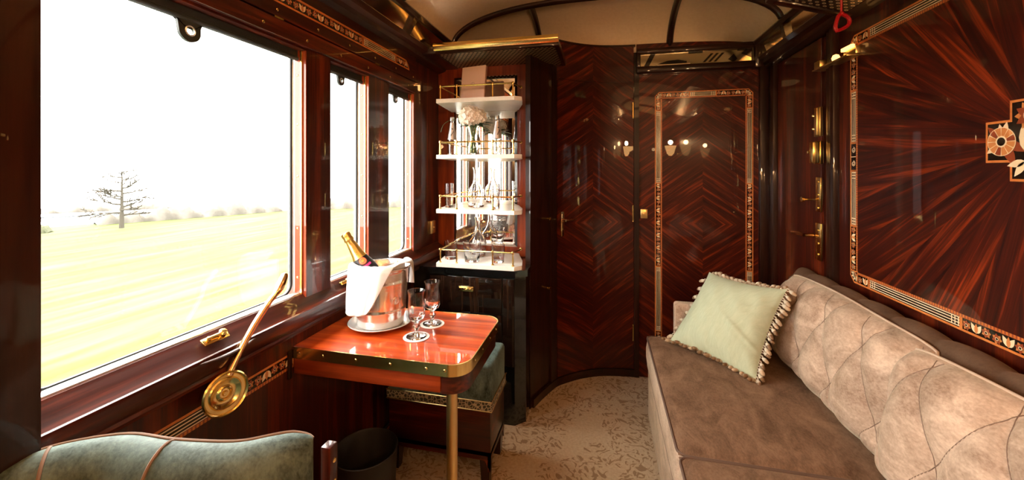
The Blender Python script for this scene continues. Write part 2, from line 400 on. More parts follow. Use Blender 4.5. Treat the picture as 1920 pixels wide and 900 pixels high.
# ---------------------------------------------------------------- marquetry
class Inlay:
    """flat veneers laid in a 2-D frame (s, t) on a wall"""
    def __init__(s, o, U, V, N): s.mb = MB(); s.o = Vector(o); s.U = Vector(U); s.V = Vector(V); s.N = Vector(N); s.rng = random.Random(3)
    def poly(s, pts, c, layer):
        vs = [s.o + s.U * p[0] + s.V * p[1] + s.N * (.0006 + .0004 * layer) for p in pts]
        s.mb.add(vs, [list(range(len(vs)))], INL.index(c))
    def rect(s, x, a0, a1, b0, b1, c, l): s.poly([x(a0, b0), x(a1, b0), x(a1, b1), x(a0, b1)], c, l)
    def leaf(s, p, ang, ln, wd, c, l):
        n = 5; pts = []
        for i in range(n + 1):
            t = i / n; pts.append((t * ln, wd * math.sin(PI * t ** .8) * .5))
        for i in range(n - 1, 0, -1):
            t = i / n; pts.append((t * ln, -wd * math.sin(PI * t ** .8) * .5))
        ca, sa = math.cos(ang), math.sin(ang)
        s.poly([(p[0] + q[0] * ca - q[1] * sa, p[1] + q[0] * sa + q[1] * ca) for q in pts], c, l)
    def disc(s, p, r, c, l, n=14): s.poly([(p[0] + r * math.cos(2 * PI * i / n), p[1] + r * math.sin(2 * PI * i / n)) for i in range(n)], c, l)
    def flower(s, p, r, l=3, a0=0):
        for i in range(7): s.leaf(p, a0 + i * 2 * PI / 7, r, r * .72, 'ib' if i % 2 else 'ia', l + (i % 2) * .5)
        s.disc(p, r * .33, 'ic', l + 1); s.disc(p, r * .22, 'ik', l + 1.5)
    def flowers(s, x, a0, a1, w):
        s.rect(x, a0, a1, .14 * w, .80 * w, 'ik', 1)
        n = max(1, round((a1 - a0) / (.62 * w))); st = (a1 - a0) / n; rg = s.rng
        for i in range(n):
            a = a0 + (i + .5) * st; kind = i % 3
            if kind != 1:
                s.flower(x(a, w * (.47 + rg.uniform(-.07, .07))), w * .30, 3, rg.uniform(0, 1))
            else:
                p = x(a, w * .32); q = x(a + .1, w * .32); d = math.atan2(q[1] - p[1], q[0] - p[0])
                up = x(a, w); e = math.atan2(up[1] - p[1], up[0] - p[0])
                s.leaf(x(a, w * .22), e + .55, w * .62, w * .30, 'ic', 2.6); s.leaf(x(a, w * .22), e - .55, w * .62, w * .30, 'ic', 2.7)
                s.leaf(x(a, w * .18), e, w * .6, w * .24, 'ia', 2.8)
    def lines(s, x, a0, a1, w):
        s.rect(x, a0, a1, .14 * w, .80 * w, 'ik', 1)
        for t in (.20, .38, .56, .72): s.rect(x, a0, a1, t * w, (t + .06) * w, 'ic', 2)
        for e in (a0 + .1 * w, a0 + .34 * w, a0 + .58 * w, a1 - .16 * w, a1 - .40 * w, a1 - .64 * w):
            s.rect(x, e, e + .07 * w, .20 * w, .78 * w, 'ic', 2.3)
    def scroll(s, x, a0, a1, w):
        h = (a0 + a1) / 2
        s.rect(x, a0, a1, .14 * w, .80 * w, 'ik', 1)
        s.rect(x, h - .03 * w, h + .03 * w, .14 * w, .8 * w, 'ic', 2)
        for c0 in ((a0 + h) / 2, (a1 + h) / 2):
            pts = []; k = 20
            for i in range(k + 1):
                t = i / k * 3.6 * PI; r = w * .25 * (1 - .75 * i / k); pts.append((c0 + r * math.cos(t), .47 * w + r * math.sin(t)))
            for i in range(k):
                (p, q), (p2, q2) = pts[i], pts[i + 1]; dx, dy = p2 - p, q2 - q; ln = math.hypot(dx, dy) or 1; nx, ny = -dy / ln * w * .03, dx / ln * w * .03
                s.poly([x(p + nx, q + ny), x(p2 + nx, q2 + ny), x(p2 - nx, q2 - ny), x(p - nx, q - ny)], 'ic', 2.2 + i * .01)
    def band(s, x, a0, a1, w, sections, teeth=True, end0=0, end1=0):
        s.rect(x, a0, a1, 0, w, 'ib', 0)
        s.rect(x, a0, a1, 0, .13 * w, 'io', 1)
        if teeth:
            n = max(2, int((a1 - a0) / (.2 * w))); st = (a1 - a0) / n
            for i in range(n):
                s.rect(x, a0 + i * st, a0 + (i + .55) * st, .83 * w, w, 'io', 1)
        else: s.rect(x, a0, a1, .86 * w, w, 'io', 1)
        for k, b0, b1 in sections:
            getattr(s, k)(x, b0, b1, w)
            for e in (b0, b1): s.rect(x, e - .05 * w, e + .05 * w, .13 * w, .82 * w, 'io', 2.9)
    def corner(s, c, du, dv, w, ch):
        """chamfered corner square: c outer corner, du / dv inward unit steps"""
        def x(a, b): return (c[0] + du[0] * a + dv[0] * b, c[1] + du[1] * a + dv[1] * b)
        s.poly([x(ch, 0), x(w, 0), x(w, w), x(0, w), x(0, ch)], 'ib', 0)
        s.poly([x(ch, 0), x(ch + .05 * w, .13 * w), x(.13 * w, ch + .05 * w), x(0, ch)], 'io', 1)
        s.poly([x(ch, 0), x(w, 0), x(w, .13 * w), x(ch, .13 * w)], 'io', 1.1); s.poly([x(0, ch), x(0, w), x(.13 * w, w), x(.13 * w, ch)], 'io', 1.2)
        s.poly([x(ch + .05 * w, .14 * w), x(.97 * w, .14 * w), x(.97 * w, .97 * w), x(.14 * w, .97 * w), x(.14 * w, ch + .05 * w)], 'ik', 1.4)
        q = x(.78 * w, .78 * w); o = x(.1 * w, .1 * w); e = math.atan2(o[1] - q[1], o[0] - q[0])
        for d, cc in ((-.9, 'ic'), (-.32, 'ic'), (.32, 'ic'), (.9, 'ic')): s.leaf(q, e + d, w * .62, w * .28, cc, 2.5)
        s.flower(q, w * .2, 3.2)
def rect_frame(I, W, H, w, ch, bottom, top, left, right):
    """marquetry border W x H with outer corner at (0,0)"""
    I.corner((0, 0), (1, 0), (0, 1), w, ch); I.corner((W, 0), (-1, 0), (0, 1), w, ch)
    I.corner((0, H), (1, 0), (0, -1), w, ch); I.corner((W, H), (-1, 0), (0, -1), w, ch)
    I.band(lambda a, b: (a, b), w, W - w, w, bottom); I.band(lambda a, b: (a, H - b), w, W - w, w, top)
    I.band(lambda a, b: (b, a), w, H - w, w, left); I.band(lambda a, b: (W - b, a), w, H - w, w, right)
# ---------------------------------------------------------------- camera, sky
cd = bpy.data.cameras.new('camera'); cam = bpy.data.objects.new('camera', cd); COL.objects.link(cam)
cam.location = (0, 0, 1.3); cam.rotation_euler = (PI / 2, 0, math.radians(12.95))
cd.lens = 740 / 1920 * 36; cd.sensor_width = 36; cd.sensor_fit = 'HORIZONTAL'; cd.shift_y = -130 / 1920; cd.clip_start = .03; cd.clip_end = 500
SC.camera = cam
SC.view_settings.view_transform = 'Standard'; SC.view_settings.look = 'None'; SC.view_settings.exposure = 0.65; SC.view_settings.gamma = 1
SC.view_settings.use_curve_mapping = False
wd = bpy.data.worlds.new('overcast_sky'); SC.world = wd; wd.use_nodes = True
wd.node_tree.nodes['Background'].inputs[0].default_value = (1, .965, .91, 1)
wd.node_tree.nodes['Background'].inputs[1].default_value = SKY = 15.0

# ---------------------------------------------------------------- room shell
XL, XR, YB, YF, TOP = -1.0, .97, 2.61, -1.25, 2.40
b = MB(); b.box(-1.17, 1.1, YF - .1, 2.75, -.06, 0); struct(b.build('floor', 'carpet', loc=(0, 0, 0), smooth=0))
W_OPEN = [(-1.12, -.66), (.50, 1.174), (1.297, 1.549), (1.713, 1.97)]  # first opening: unseen window added behind the viewer for more light
ZS, ZT = .84, 1.715
b = MB(); b.box(-1.068, XL, YF, 2.72, 0, ZS); b.box(-1.068, XL, YF, 2.72, ZT, TOP)
ys = [YF] + [q for w in W_OPEN for q in w] + [2.72]
for i in range(0, len(ys), 2): b.box(-1.068, XL, ys[i], ys[i + 1], ZS, ZT)
wall_left = struct(b.build('wall_left', 'wood_z', loc=(XL, 0, 0), smooth=0))
# fascia above the windows
b = MB(); b.box(XL - .01, -.985, YF, 1.96, 1.722, 1.775, .002); b.box(XL - .01, -.983, YF, 1.96, 1.779, 1.945, .002)
fascia = b.build('fascia', 'wood_y', wall_left, smooth=0)
for y in (.62, .80, .98, 1.16, 1.34, 1.52, 1.70, 1.88):
    screw(wall_left, (-.9848, y, 1.745), (1, 0, 0)); screw(wall_left, (-.9828, y + .05, 1.80), (1, 0, 0))
for y in (1.02, 1.57): b = MB(); b.box(-.986, -.9835, y, y + .035, 1.774, 1.780); b.build('hinge', 'brass', wall_left, smooth=0)
I = Inlay((-.9828, 0, 1.822), (0, 1, 0), (0, 0, 1), (1, 0, 0)); w = .046
x = lambda a, c: (a, c)
I.band(x, -.3, 1.83, w, [('lines', -.25, .1), ('flowers', .1, .7), ('lines', .7, 1.0), ('flowers', 1.0, 1.47), ('lines', 1.48, 1.74), ('flowers', 1.75, 1.83)], teeth=False)
I.poly([(1.83, 0), (1.885, 0), (1.878, .022), (1.85, w), (1.83, w)], 'io', 0)
I.poly([(1.83, .007), (1.873, .007), (1.868, .02), (1.845, w - .007), (1.83, w - .007)], 'ik', 1)
I.leaf((1.862, .010), 2.2, .034, .012, 'ic', 2); I.leaf((1.84, .010), 1.5, .024, .012, 'ic', 2); I.disc((1.838, .028), .006, 'ia', 3)
I.mb.build('inlay_band', [M[q] for q in INL], wall_left, smooth=0, flip=False)
# near pier that hides the left end of the wide window
b = MB(); b.box(-1.0, -.94, .30, .481, 0, 1.95, .004)
struct(b.build('trim_1', 'dark_z', smooth=30)); 
# window sill rail
prof = [(-1.022, .866), (-1.019, .873), (-1.013, .874), (-1.006, .866), (-.994, .858), (-.990, .853), (-.964, .8355), (-.960, .836), (-.956, .835), (-.953, .830), (-.954, .795), (-.960, .788), (-.958, .780), (-.963, .770), (-.985, .766), (-1.022, .766)]
b = MB(); b.prism([(p[0], p[1]) for p in prof], 'y', .481, 2.284)
rail = struct(b.build('trim_2', 'wood_y', smooth=40))
b = MB(); b.prism([(p[0], p[1]) for p in prof], 'y', YF, .30); struct(b.build('trim_3', 'wood_y', smooth=40))
# inlay band below the rail
I = Inlay((XL, 0, .700), (0, 1, 0), (0, 0, -1), (1, 0, 0)); w = .05
I.band(x, .45, 1.115, w, [('lines', .46, .86), ('flowers', .87, 1.11)])
I.mb.build('inlay_band', [M[q] for q in INL], wall_left, smooth=0, flip=False)
b = MB(); b.box(XL - .02, XL + .012, YF, 2.0, 0, .10, .003); bs = struct(b.build('baseboard_left', 'dark_y', smooth=0))
I = Inlay((XL + .012, 0, .09), (0, 1, 0), (0, 0, -1), (1, 0, 0)); I.band(x, 1.1, 1.95, .05, [('lines', 1.12, 1.9)], teeth=False)
I.mb.build('inlay_band', [M[q] for q in INL], bs, smooth=0, flip=False)

def rrect(y0, y1, z0, z1, r, n=6):
    return arc(y1 - r, z1 - r, r, 0, 90, n) + arc(y0 + r, z1 - r, r, 90, 180, n) + arc(y0 + r, z0 + r, r, 180, 270, n) + arc(y1 - r, z0 + r, r, 270, 360, n)
def ring(mb, inner, y0, y1, z0, z1, x0, x1, mi=0):
    cy, cz = (y0 + y1) / 2, (z0 + z1) / 2; q = []
    n = len(inner) // 4
    for i, (a, c) in enumerate(inner):
        k = i // n; q.append(((y1, z1), (y0, z1), (y0, z0), (y1, z0))[k])
    N = len(inner); vs = []
    for xx in (x0, x1):
        vs += [(xx, a, c) for a, c in inner] + [(xx, a, c) for a, c in q]
    fs = []
    for i in range(N):
        j = (i + 1) % N
        fs += [(i, j, N + j, N + i), (2 * N + i, 2 * N + j, 3 * N + j, 3 * N + i), (i, j, 2 * N + j, 2 * N + i), (N + i, N + j, 3 * N + j, 3 * N + i)]
    mb.add(vs, fs, mi)
def latch(parent, y, z, s=1):
    """small brass sash catch on the rail"""
    b = MB(); X = frame((-.988, y, z), (.817, 0, -.577), (0, 1, 0), (.577, 0, .817)) @ Matrix.Scale(s, 4)
    b.box(-.010, .012, -.034, .034, 0, .006, .002, X=X)
    b.lathe([(.011, 0), (.011, .012), (.007, .016), (0, .017)], 14, 0, X @ T(0, .018, .004)); b.lathe([(.006, 0), (.006, .010), (0, .012)], 12, 0, X @ T(0, -.02, .004))
    b.box(-.004, .005, -.018, .022, .009, .016, .002, X=X)
    return b.build('catch', 'brass', parent, smooth=35)
for k, (y0, y1) in enumerate(W_OPEN):
    n = 'window_%d' % ((4, 1, 2, 3)[k]); z0, z1 = ZS, ZT
    b = MB(); inner = rrect(y0 + .012, y1 - .010, .874, 1.76, .035)
    ring(b, inner, y0, y1, z0, 1.80, -1.067, -1.050)
    # lit metal strips on jambs and sill
    b.box(-1.050, -1.042, y1 - .006, y1, z0, z1); b.box(-1.050, -1.042, y0, y0 + .006, z0, z1); b.box(-1.050, -1.022, y0, y1, z0, .877, .001)
    win = struct(b.build(n, 'chrome', loc=(-1.05, (y0 + y1) / 2, z0), smooth=30))
    b = MB(); b.box(-1.042, -1.020, y1 - .008, y1, z0, z1); b.box(-1.042, -1.020, y0, y0 + .008, z0, z1); b.box(-1.012, -1.0005, y1 - .004, y1, z0, z1)
    b.box(-1.022, -1.010, y0, y1, z0, .868, .001)
    b.build('wood_liner', 'red_z', win, smooth=0)
    b = MB(); b.box(-1.020, -1.012, y1 - .010, y1, z0, z1, .001); b.box(-1.020, -1.012, y0, y0 + .010, z0, z1, .001); b.build('brass_strip', 'brass', win, smooth=0)
    b = MB(); b.tube([(-1.056, p, q) for p, q in inner], .006, 6, closed=True); b.build('gasket', 'rubber', win)
    b = MB(); b.box(-1.060, -1.056, y0 + .008, y1 - .006, .855, 1.77); b.build('pane', 'pane', win, smooth=0)
    if k:
        for z in (.93, 1.10, 1.28, 1.46, 1.63): screw(win, (-1.031, y1 - .0081, z), (0, -1, 0), .0042)
        m = int((y1 - y0) / .14)
        for i in range(m): screw(win, (-1.042, y0 + (i + .6) * (y1 - y0) / m, .876), (0, 0, 1), .0042)
    if k in (1, 2): latch(win, (.83, 1.36)[k - 1], (.8605), (1.0, .7)[k - 1])
    if k == 1:   # scooped finger pull in front of the catch
        b = MB(); pts = [(-.958 + .012 * math.sin(PI * t / 14), .755 + .0125 * t, .829 - .006 * math.sin(PI * t / 14)) for t in range(15)]
        b.tube(pts, [.003 + .006 * math.sin(PI * t / 14) for t in range(15)], 10, flat=.6); b.build('finger_pull', 'dark_y', win)
    # roller blind pulled up in the opening
    cy = (y0 + y1) / 2
    bl = MB(); bl.box(-1.036, -1.030, y0 + .003, y1 - .003, 1.688, 1.77); bl.prism(arc(0, 1.688, .008, 0, 360, 12)[:-1], 'y', y0 + .003, y1 - .003, X=T(-1.033, 0, 0))
    ty = (.80, .80, 1.40, 1.83)[k] if k else cy
    rt = empty('roller_blind', (-1.033, cy, 1.68), ('dark roller blind raised over the added unseen window behind the viewer', 'dark roller blind raised at the top of the wide nearest window',
        'dark roller blind raised at the top of the narrow window behind the ice bucket', 'dark roller blind raised at the top of the farthest narrow window')[k], 'blind', None)
    bl.build('blind_cloth', 'blind', rt, smooth=30)
    tb = MB(); out = []; R0 = .028 if k < 2 else .02
    o_ = [(R0 * 1.9, .012), (R0 * 1.15, .004), (R0 * 1.0, -.010)] + arc(0, -R0 * .8, R0, 0, -180, 12)[1:] + [(-R0 * 1.15, .004), (-R0 * 1.9, .012)]
    i_ = arc(0, -R0 * .8, R0 * .36, 40, -220, len(o_) - 1)
    vs = [(-1.037, ty + p, 1.680 + q) for p, q in o_] + [(-1.037, ty + p, 1.680 + q) for p, q in i_]
    vs += [(-1.029, a[1], a[2]) for a in vs]; N = len(o_); fs = []
    for i in range(N - 1):
        fs += [(i, i + 1, N + i + 1, N + i), (2 * N + i, 2 * N + i + 1, 3 * N + i + 1, 3 * N + i), (i, i + 1, 2 * N + i + 1, 2 * N + i), (N + i, N + i + 1, 3 * N + i + 1, 3 * N + i)]
    fs += [(N - 1, 0, N, 2 * N - 1), (3 * N - 1, 2 * N, 3 * N, 4 * N - 1)]
    tb.add(vs, fs); tb.build('pull_tab', 'blind', rt, smooth=30)
    gr = MB(); gr.tube([(-1.0285, ty + p, 1.680 + q) for p, q in arc(0, -R0 * .8, R0 * .42, 0, 360, 16)[:-1]], .0022, 6, closed=True); gr.build('eyelet', 'chrome', rt)

# right wall, marquetry panel
b = MB(); b.box(XR, 1.1, YF, 2.72, 0, TOP); wall_right = struct(b.build('wall_right', 'wood_z', loc=(XR, 0, 0), smooth=0))
PY0, PZ0, PW, PH, pw = 1.845, .858, 1.41, .976, .046
b = MB(); b.box(XR - .003, XR + .005, PY0 - PW + pw, PY0 - pw, PZ0 + pw, PZ0 + PH - pw)
b.build('sunburst_veneer', 'sunburst', wall_right, smooth=0)
I = Inlay((XR - .0025, PY0, PZ0), (0, -1, 0), (0, 0, 1), (-1, 0, 0))
bt = [('flowers', .047, .11), ('lines', .118, .50), ('flowers', .505, .905), ('lines', .91, 1.292), ('flowers', 1.30, 1.363)]
sd = [('flowers', .047, .222), ('lines', .225, .44), ('scroll', .443, .55), ('lines', .553, .755), ('flowers', .76, .929)]
rect_frame(I, PW, PH, pw, .026, bt, bt, sd, sd)
I.mb.build('inlay_border', [M[q] for q in INL], wall_right, smooth=0, flip=False)
# stepped central medallion
I = Inlay((XR - .003, 1.14, 1.372), (0, -1, 0), (0, 0, 1), (-1, 0, 0))
def medal(gx, gz, c, l):
    I.poly([(-.13 + gx, -.052 + gz), (.13 - gx, -.052 + gz), (.13 - gx, .052 - gz), (-.13 + gx, .052 - gz)], c, l)
    I.poly([(-.068 + gx, -.098 + gz), (.068 - gx, -.098 + gz), (.068 - gx, .098 - gz), (-.068 + gx, .098 - gz)], c, l + .1)
medal(0, 0, 'io', 1); medal(.006, .006, 'ik', 2)
for sx in (-1, 1):
    for a, l_, w_, c in ((2.35, .055, .022, 'ib'), (2.75, .042, .022, 'ib'), (3.75, .05, .022, 'ic'), (3.35, .040, .018, 'ic'), (1.75, .045, .02, 'ic'), (1.35, .05, .02, 'ic'), (-1.1, .07, .026, 'ib'), (-.4, .07, .024, 'ib')):
        a2 = a if sx < 0 else PI - a
        I.leaf((sx * .085, 0), a2, l_, w_, c, 3 + .05 * a)
    I.disc((sx * .088, 0), .036, 'ic', 4, 28)
    for i in range(12):
        a0, a1 = 2 * PI * (i + .06) / 12, 2 * PI * (i + .94) / 12
        I.poly([(sx * .088 + r_ * math.cos(q), r_ * math.sin(q)) for r_, q in ((.0145, a0), (.034, a0), (.0345, (a0 + a1) / 2), (.034, a1), (.0145, a1))], 'ia' if i % 4 else 'ib', 4.6)
    I.disc((sx * .088, 0), .0105, 'ik', 5.3, 18)
for sz in (-1, 1):
    for i in range(12): I.leaf((-.02 * sz, sz * .058), i * 2 * PI / 12, .036, .02, 'ib' if i % 2 else 'ia', 4 + .05 * (i % 2))
    I.disc((-.02 * sz, sz * .058), .015, 'ic', 5, 18); I.disc((-.02 * sz, sz * .058), .010, 'ik', 5.3, 18)
    for a in (.3, 1.0, 2.2, 2.9): I.leaf((.03 * sz, sz * .05), a * sz, .045, .018, 'ic', 3.6)
I.leaf((-.03, -.03), 1.5, .09, .036, 'ic', 3.8); I.leaf((.03, -.04), 1.6, .09, .036, 'ic', 3.8)
I.mb.build('medallion', [M[q] for q in INL], wall_right, smooth=0, flip=False)
# uprights between door and panel
b = MB(); b.box(.945, .98, 1.925, 1.960, 0, 1.94, .006); b.box(.955, .98, 1.960, 2.0, 0, 1.94, .004); struct(b.build('trim_4', 'dark_z', smooth=30))
b = MB(); b.box(.935, .98, 2.50, 2.545, 0, 1.94, .008); b.box(.90, .98, 2.585, 2.63, 0, 1.94, .008); b.box(.945, .98, 2.545, 2.585, 0, 1.94, .004); struct(b.build('trim_5', 'dark_z', smooth=30))
# corridor door with its locks, seen edge-on
b = MB(); b.box(.958, .98, 2.045, 2.495, .02, 1.90, .003); door2 = struct(b.build('door_2', 'wood_z', loc=(.96, 2.27, 0), smooth=0))
def plate(mb, y0, y1, z0, z1, d, scr=2):
    mb.box(.958 - d, .960, y0, y1, z0, z1, .002)
b = MB(); plate(b, 2.032, 2.085, 1.455, 1.587, .010); b.box(.936, .958, 2.036, 2.055, 1.458, 1.584, .003); b.build('bolt_plate', 'brass_dull', door2, smooth=30)
b = MB()
for z in (1.49, 1.55): b.lathe([(.009, 0), (.009, .008), (.005, .013), (0, .014)], 14, 0, frame((.948, 2.074, z), (0, 1, 0), (0, 0, 1), (-1, 0, 0)))
b.build('bolt_knob', 'brass', door2)
b = MB(); plate(b, 2.025, 2.085, 1.330, 1.434, .012); b.box(.918, .958, 2.028, 2.060, 1.334, 1.430, .004); b.lathe([(.007, 0), (.005, .01), (.009, .018), (.009, .026), (0, .03)], 14, 0, frame((.946, 2.078, 1.385), (0, 1, 0), (0, 0, 1), (-1, 0, 0)))
b.build('lock_case', 'brass', door2, smooth=30)
b = MB(); plate(b, 2.035, 2.080, 1.113, 1.270, .006)
for z in (1.13, 1.19, 1.25): b.lathe([(.006, 0), (.005, .004), (0, .006)], 12, 0, frame((.952, 2.058, z), (0, 1, 0), (0, 0, 1), (-1, 0, 0)))
b.lathe([(.005, 0), (.005, .03), (.012, .034), (.012, .044), (0, .046)], 14, 0, frame((.956, 2.12, 1.165), (0, 1, 0), (0, 0, 1), (-1, 0, 0)))
b.build('key_plate', 'brass', door2, smooth=30)
b = MB(); plate(b, 2.032, 2.082, .893, 1.062, .006)
for z in (.92, .97, 1.03): b.lathe([(.006, 0), (.005, .004), (0, .006)], 12, 0, frame((.952, 2.056, z), (0, 1, 0), (0, 0, 1), (-1, 0, 0)))
b.build('lock_plate', 'brass', door2, smooth=30)
b = MB(); b.lathe([(.011, 0), (.008, .03), (.008, .04)], 14, 0, frame((.955, 2.10, 1.0), (0, 1, 0), (0, 0, 1), (-1, 0, 0)))
b.tube([(.915, 2.10, 1.0), (.910, 2.13, 1.002), (.912, 2.19, .998), (.914, 2.22, .998)], [.008, .009, .008, .006], 10); b.build('door_handle', 'bronze', door2)

# back wall: flat part, curved washroom corner, header
PL = [(-.385, 2.12), (-.365, 2.18), (-.335, 2.26), (-.282, 2.378), (-.22, 2.445), (-.15, 2.503), (-.08, 2.545), (0, 2.578), (.09, 2.597), (.19, 2.607), (.30, 2.61), (.99, 2.61)]
PLs = [(p.x, p.y) for p in smooth_path([(a, c, 0) for a, c in PL[:11]], 4)] + [PL[11]]
def nrm(pl, i):
    a = pl[max(i - 1, 0)]; c = pl[min(i + 1, len(pl) - 1)]; dx, dy = c[0] - a[0], c[1] - a[1]; l = math.hypot(dx, dy); return dy / l, -dx / l
def strip(mb, pl, z0, z1, o0, o1, mi=0):
    n = len(pl); N = [nrm(pl, i) for i in range(n)]; vs = []
    for z in (z0, z1):
        for o in (o0, o1): vs += [(pl[i][0] + N[i][0] * o, pl[i][1] + N[i][1] * o, z) for i in range(n)]
    fs = []
    for i in range(n - 1):
        fs += [(i, i + 1, n + i + 1, n + i), (2 * n + i, 2 * n + i + 1, 3 * n + i + 1, 3 * n + i), (i, i + 1, 2 * n + i + 1, 2 * n + i), (n + i, n + i + 1, 3 * n + i + 1, 3 * n + i)]
    fs += [(0, n, 3 * n, 2 * n), (n - 1, 2 * n - 1, 4 * n - 1, 3 * n - 1)]
    mb.add(vs, fs, mi)
def part_of(x0, x1, ylim=None):
    out = [p for p in PLs if x0 - 1e-6 <= p[0] <= x1 + 1e-6]
    def interp(xx):
        for (a, c), (d, e) in zip(PLs, PLs[1:]):
            if a <= xx <= d: return (xx, c + (e - c) * (xx - a) / (d - a))
    return [q for q in [interp(x0)] if q and q[0] < out[0][0] - 1e-5] + out + [q for q in [interp(x1)] if q and q[0] > out[-1][0] + 1e-5]
b = MB(); strip(b, part_of(-.385, -.272), 0, 2.0, -.03, 0, 1); strip(b, part_of(-.272, .207), 0, 2.02, -.03, 0, 0)
wall_corner = struct(b.build('wall_corner', ['chev_door', 'dark_z'], loc=(0, 2.61, 0), smooth=30))
b = MB(); b.box(.207, 1.0, 2.61, 2.72, 0, TOP, mi=0); b.box(-1.068, .21, 2.66, 2.72, 0, TOP, mi=1)
wall_back = struct(b.build('wall_back', ['chev_panel', 'dark_z'], loc=(0, 2.61, 0), smooth=30))
b = MB(); strip(b, part_of(-.275, .19), 1.862, 2.085, -.005, .007, 0); b.build('header_panel', 'chev_door', wall_corner, smooth=30)
b = MB(); strip(b, part_of(-.285, .20), 2.083, 2.095, -.02, .012, 0); b.build('header_moulding', 'dark_x', wall_corner, smooth=30)
b = MB(); strip(b, part_of(.192, .222), 0, 2.04, -.01, .016); strip(b, part_of(-.305, -.278), 0, 2.0, -.01, .010)
struct(b.build('trim_6', 'dark_z', smooth=30))
b = MB(); strip(b, part_of(-.38, .207), 0, .045, -.01, .014); struct(b.build('baseboard_back', 'dark_x', smooth=30))
I = Inlay((.318, 2.609, .17), (1, 0, 0), (0, 0, 1), (0, -1, 0))
sd = [('flowers', .043, .128), ('lines', .13, .53), ('flowers', .533, 1.05), ('lines', 1.053, 1.503), ('flowers', 1.506, 1.577)]
tp = [('flowers', .043, .20), ('lines', .203, .351), ('flowers', .354, .511)]
rect_frame(I, .554, 1.62, .042, .024, tp, tp, sd, sd)
I.mb.build('inlay_border', [M[q] for q in INL], wall_back, smooth=0, flip=False)
# curved washroom door
b = MB(); strip(b, part_of(-.272, .186), .05, 1.848, -.004, .009); door1 = struct(b.build('door_1', 'chev_door', loc=(-.05, 2.55, .05), smooth=30))
dl = part_of(-.25, -.2)[0]; nn = nrm(PLs, min(range(len(PLs)), key=lambda i: abs(PLs[i][0] + .25)))
X = frame((-.247 + nn[0] * .009, 2.416 + nn[1] * .009, 1.0), (-nn[1], nn[0], 0), (0, 0, 1), (nn[0], nn[1], 0))
b = MB(); b.box(-.013, .013, -.10, .052, 0, .006, .004, X=X); b.build('handle_plate', 'bronze', door1, smooth=30)
b = MB(); b.lathe([(.009, 0), (.009, .035), (0, .038)], 14, 0, X @ T(0, 0, .005)); b.tube([X @ Vector(p) for p in ((0, 0, .036), (.02, 0, .038), (.06, .001, .036), (.085, .002, .034))], [.006, .0065, .006, .005], 10)
b.lathe([(.007, 0), (.006, .004), (0, .005)], 12, 0, X @ T(0, -.055, .005)); b.build('door_handle', 'bronze', door1)
for z in (.28, 1.03, 1.68):
    b = MB(); b.tube([(.186, 2.592, z - .045), (.186, 2.592, z + .045)], .0055, 10); b.sphere((.186, 2.592, z + .048), .006); b.sphere((.186, 2.592, z - .048), .006); b.build('hinge', 'brass', door1)
# cupboard knobs on the narrow curved panel
for i, z in enumerate((1.02, .615)):
    p = part_of(-.32, -.30)[0]
    b = MB(); b.lathe([(.006, 0), (.005, .008), (.010, .014), (.010, .020), (0, .024)], 14, 0, along((-.316, 2.298, z), (.9, -.4, 0)))
    tag(b.build('cupboard_knob', 'brass'), ('upper', 'lower')[i] + ' small round brass knob on the narrow dark panel left of the curved door', 'knob')
# switch plates
b = MB(); b.box(.232, .274, 2.600, 2.612, 1.0, 1.058, .003); b.lathe([(.008, 0), (.006, .008), (0, .010)], 12, 0, frame((.253, 2.600, 1.03), (1, 0, 0), (0, 0, 1), (0, -1, 0)))
tag(b.build('switch_plate', 'brass_dull', smooth=30), 'square brass switch plate on the back wall beside the inlaid panel', 'switch')
b = MB(); b.box(-1.003, -.988, 2.20 - .03, 2.20 + .03, .925, 1.0, .003); b.lathe([(.008, 0), (.006, .008), (0, .010)], 12, 0, frame((-.988, 2.20, .96), (0, 1, 0), (0, 0, 1), (1, 0, 0)))
tag(b.build('switch_plate', 'brass_dull', smooth=30), 'small brass switch plate on the window wall left of the glass shelves', 'switch')
# front wall behind the viewer
b = MB(); b.box(-1.17, 1.1, YF - .1, YF, 0, TOP); struct(b.build('wall_front', 'wood_z', loc=(0, YF, 0), smooth=0))
b = MB(); b.box(-1.17, 1.1, YF - .1, 2.72, TOP, TOP + .05)
# vaulted ceiling with end cove
def vault(X_, Y_):
    sx = max(0, 1 - abs(X_ / .875) ** 2.7) ** .5
    t = max(0, (Y_ - 2.22) / .40); sy = max(0, 1 - min(1, t) ** 2.2) ** .5
    return 2.05 + .215 * min(sx, 1) * sy
def vg(u, v):
    a = (u * 2 - 1); X_ = .875 * math.sin(a * PI / 2); Y_ = YF + v * (2.22 - YF) / .7 if v < .7 else 2.22 + .40 * math.sin((v - .7) / .3 * PI / 2)
    return (X_, Y_, vault(X_, Y_))
b.grid(vg, 41, 50)
struct(b.build('ceiling', 'cream', loc=(0, 0, 2.05), smooth=60, flip=False))
def rib(pts, w_=.02, d=.014):
    b = MB(); b.tube(pts, w_, 8, flat=d / w_, up=(0, 0, 1)); return b
n = 6
for y in (-.6, .15, .9, 1.6, 2.22):
    b = MB(); pts = [(.872 * math.sin(a * PI / 2 / 16), y, vault(.872 * math.sin(a * PI / 2 / 16), min(y, 2.2)) - .006) for a in range(-16, 17)]
    b.tube(pts, .020, 8, up=(0, 0, 1)); b.tube([(p[0], p[1], p[2] - .012) for p in pts], .010, 6, up=(0, 0, 1)); n += 1
    struct(b.build('trim_%d' % n, 'dark_x', smooth=50))
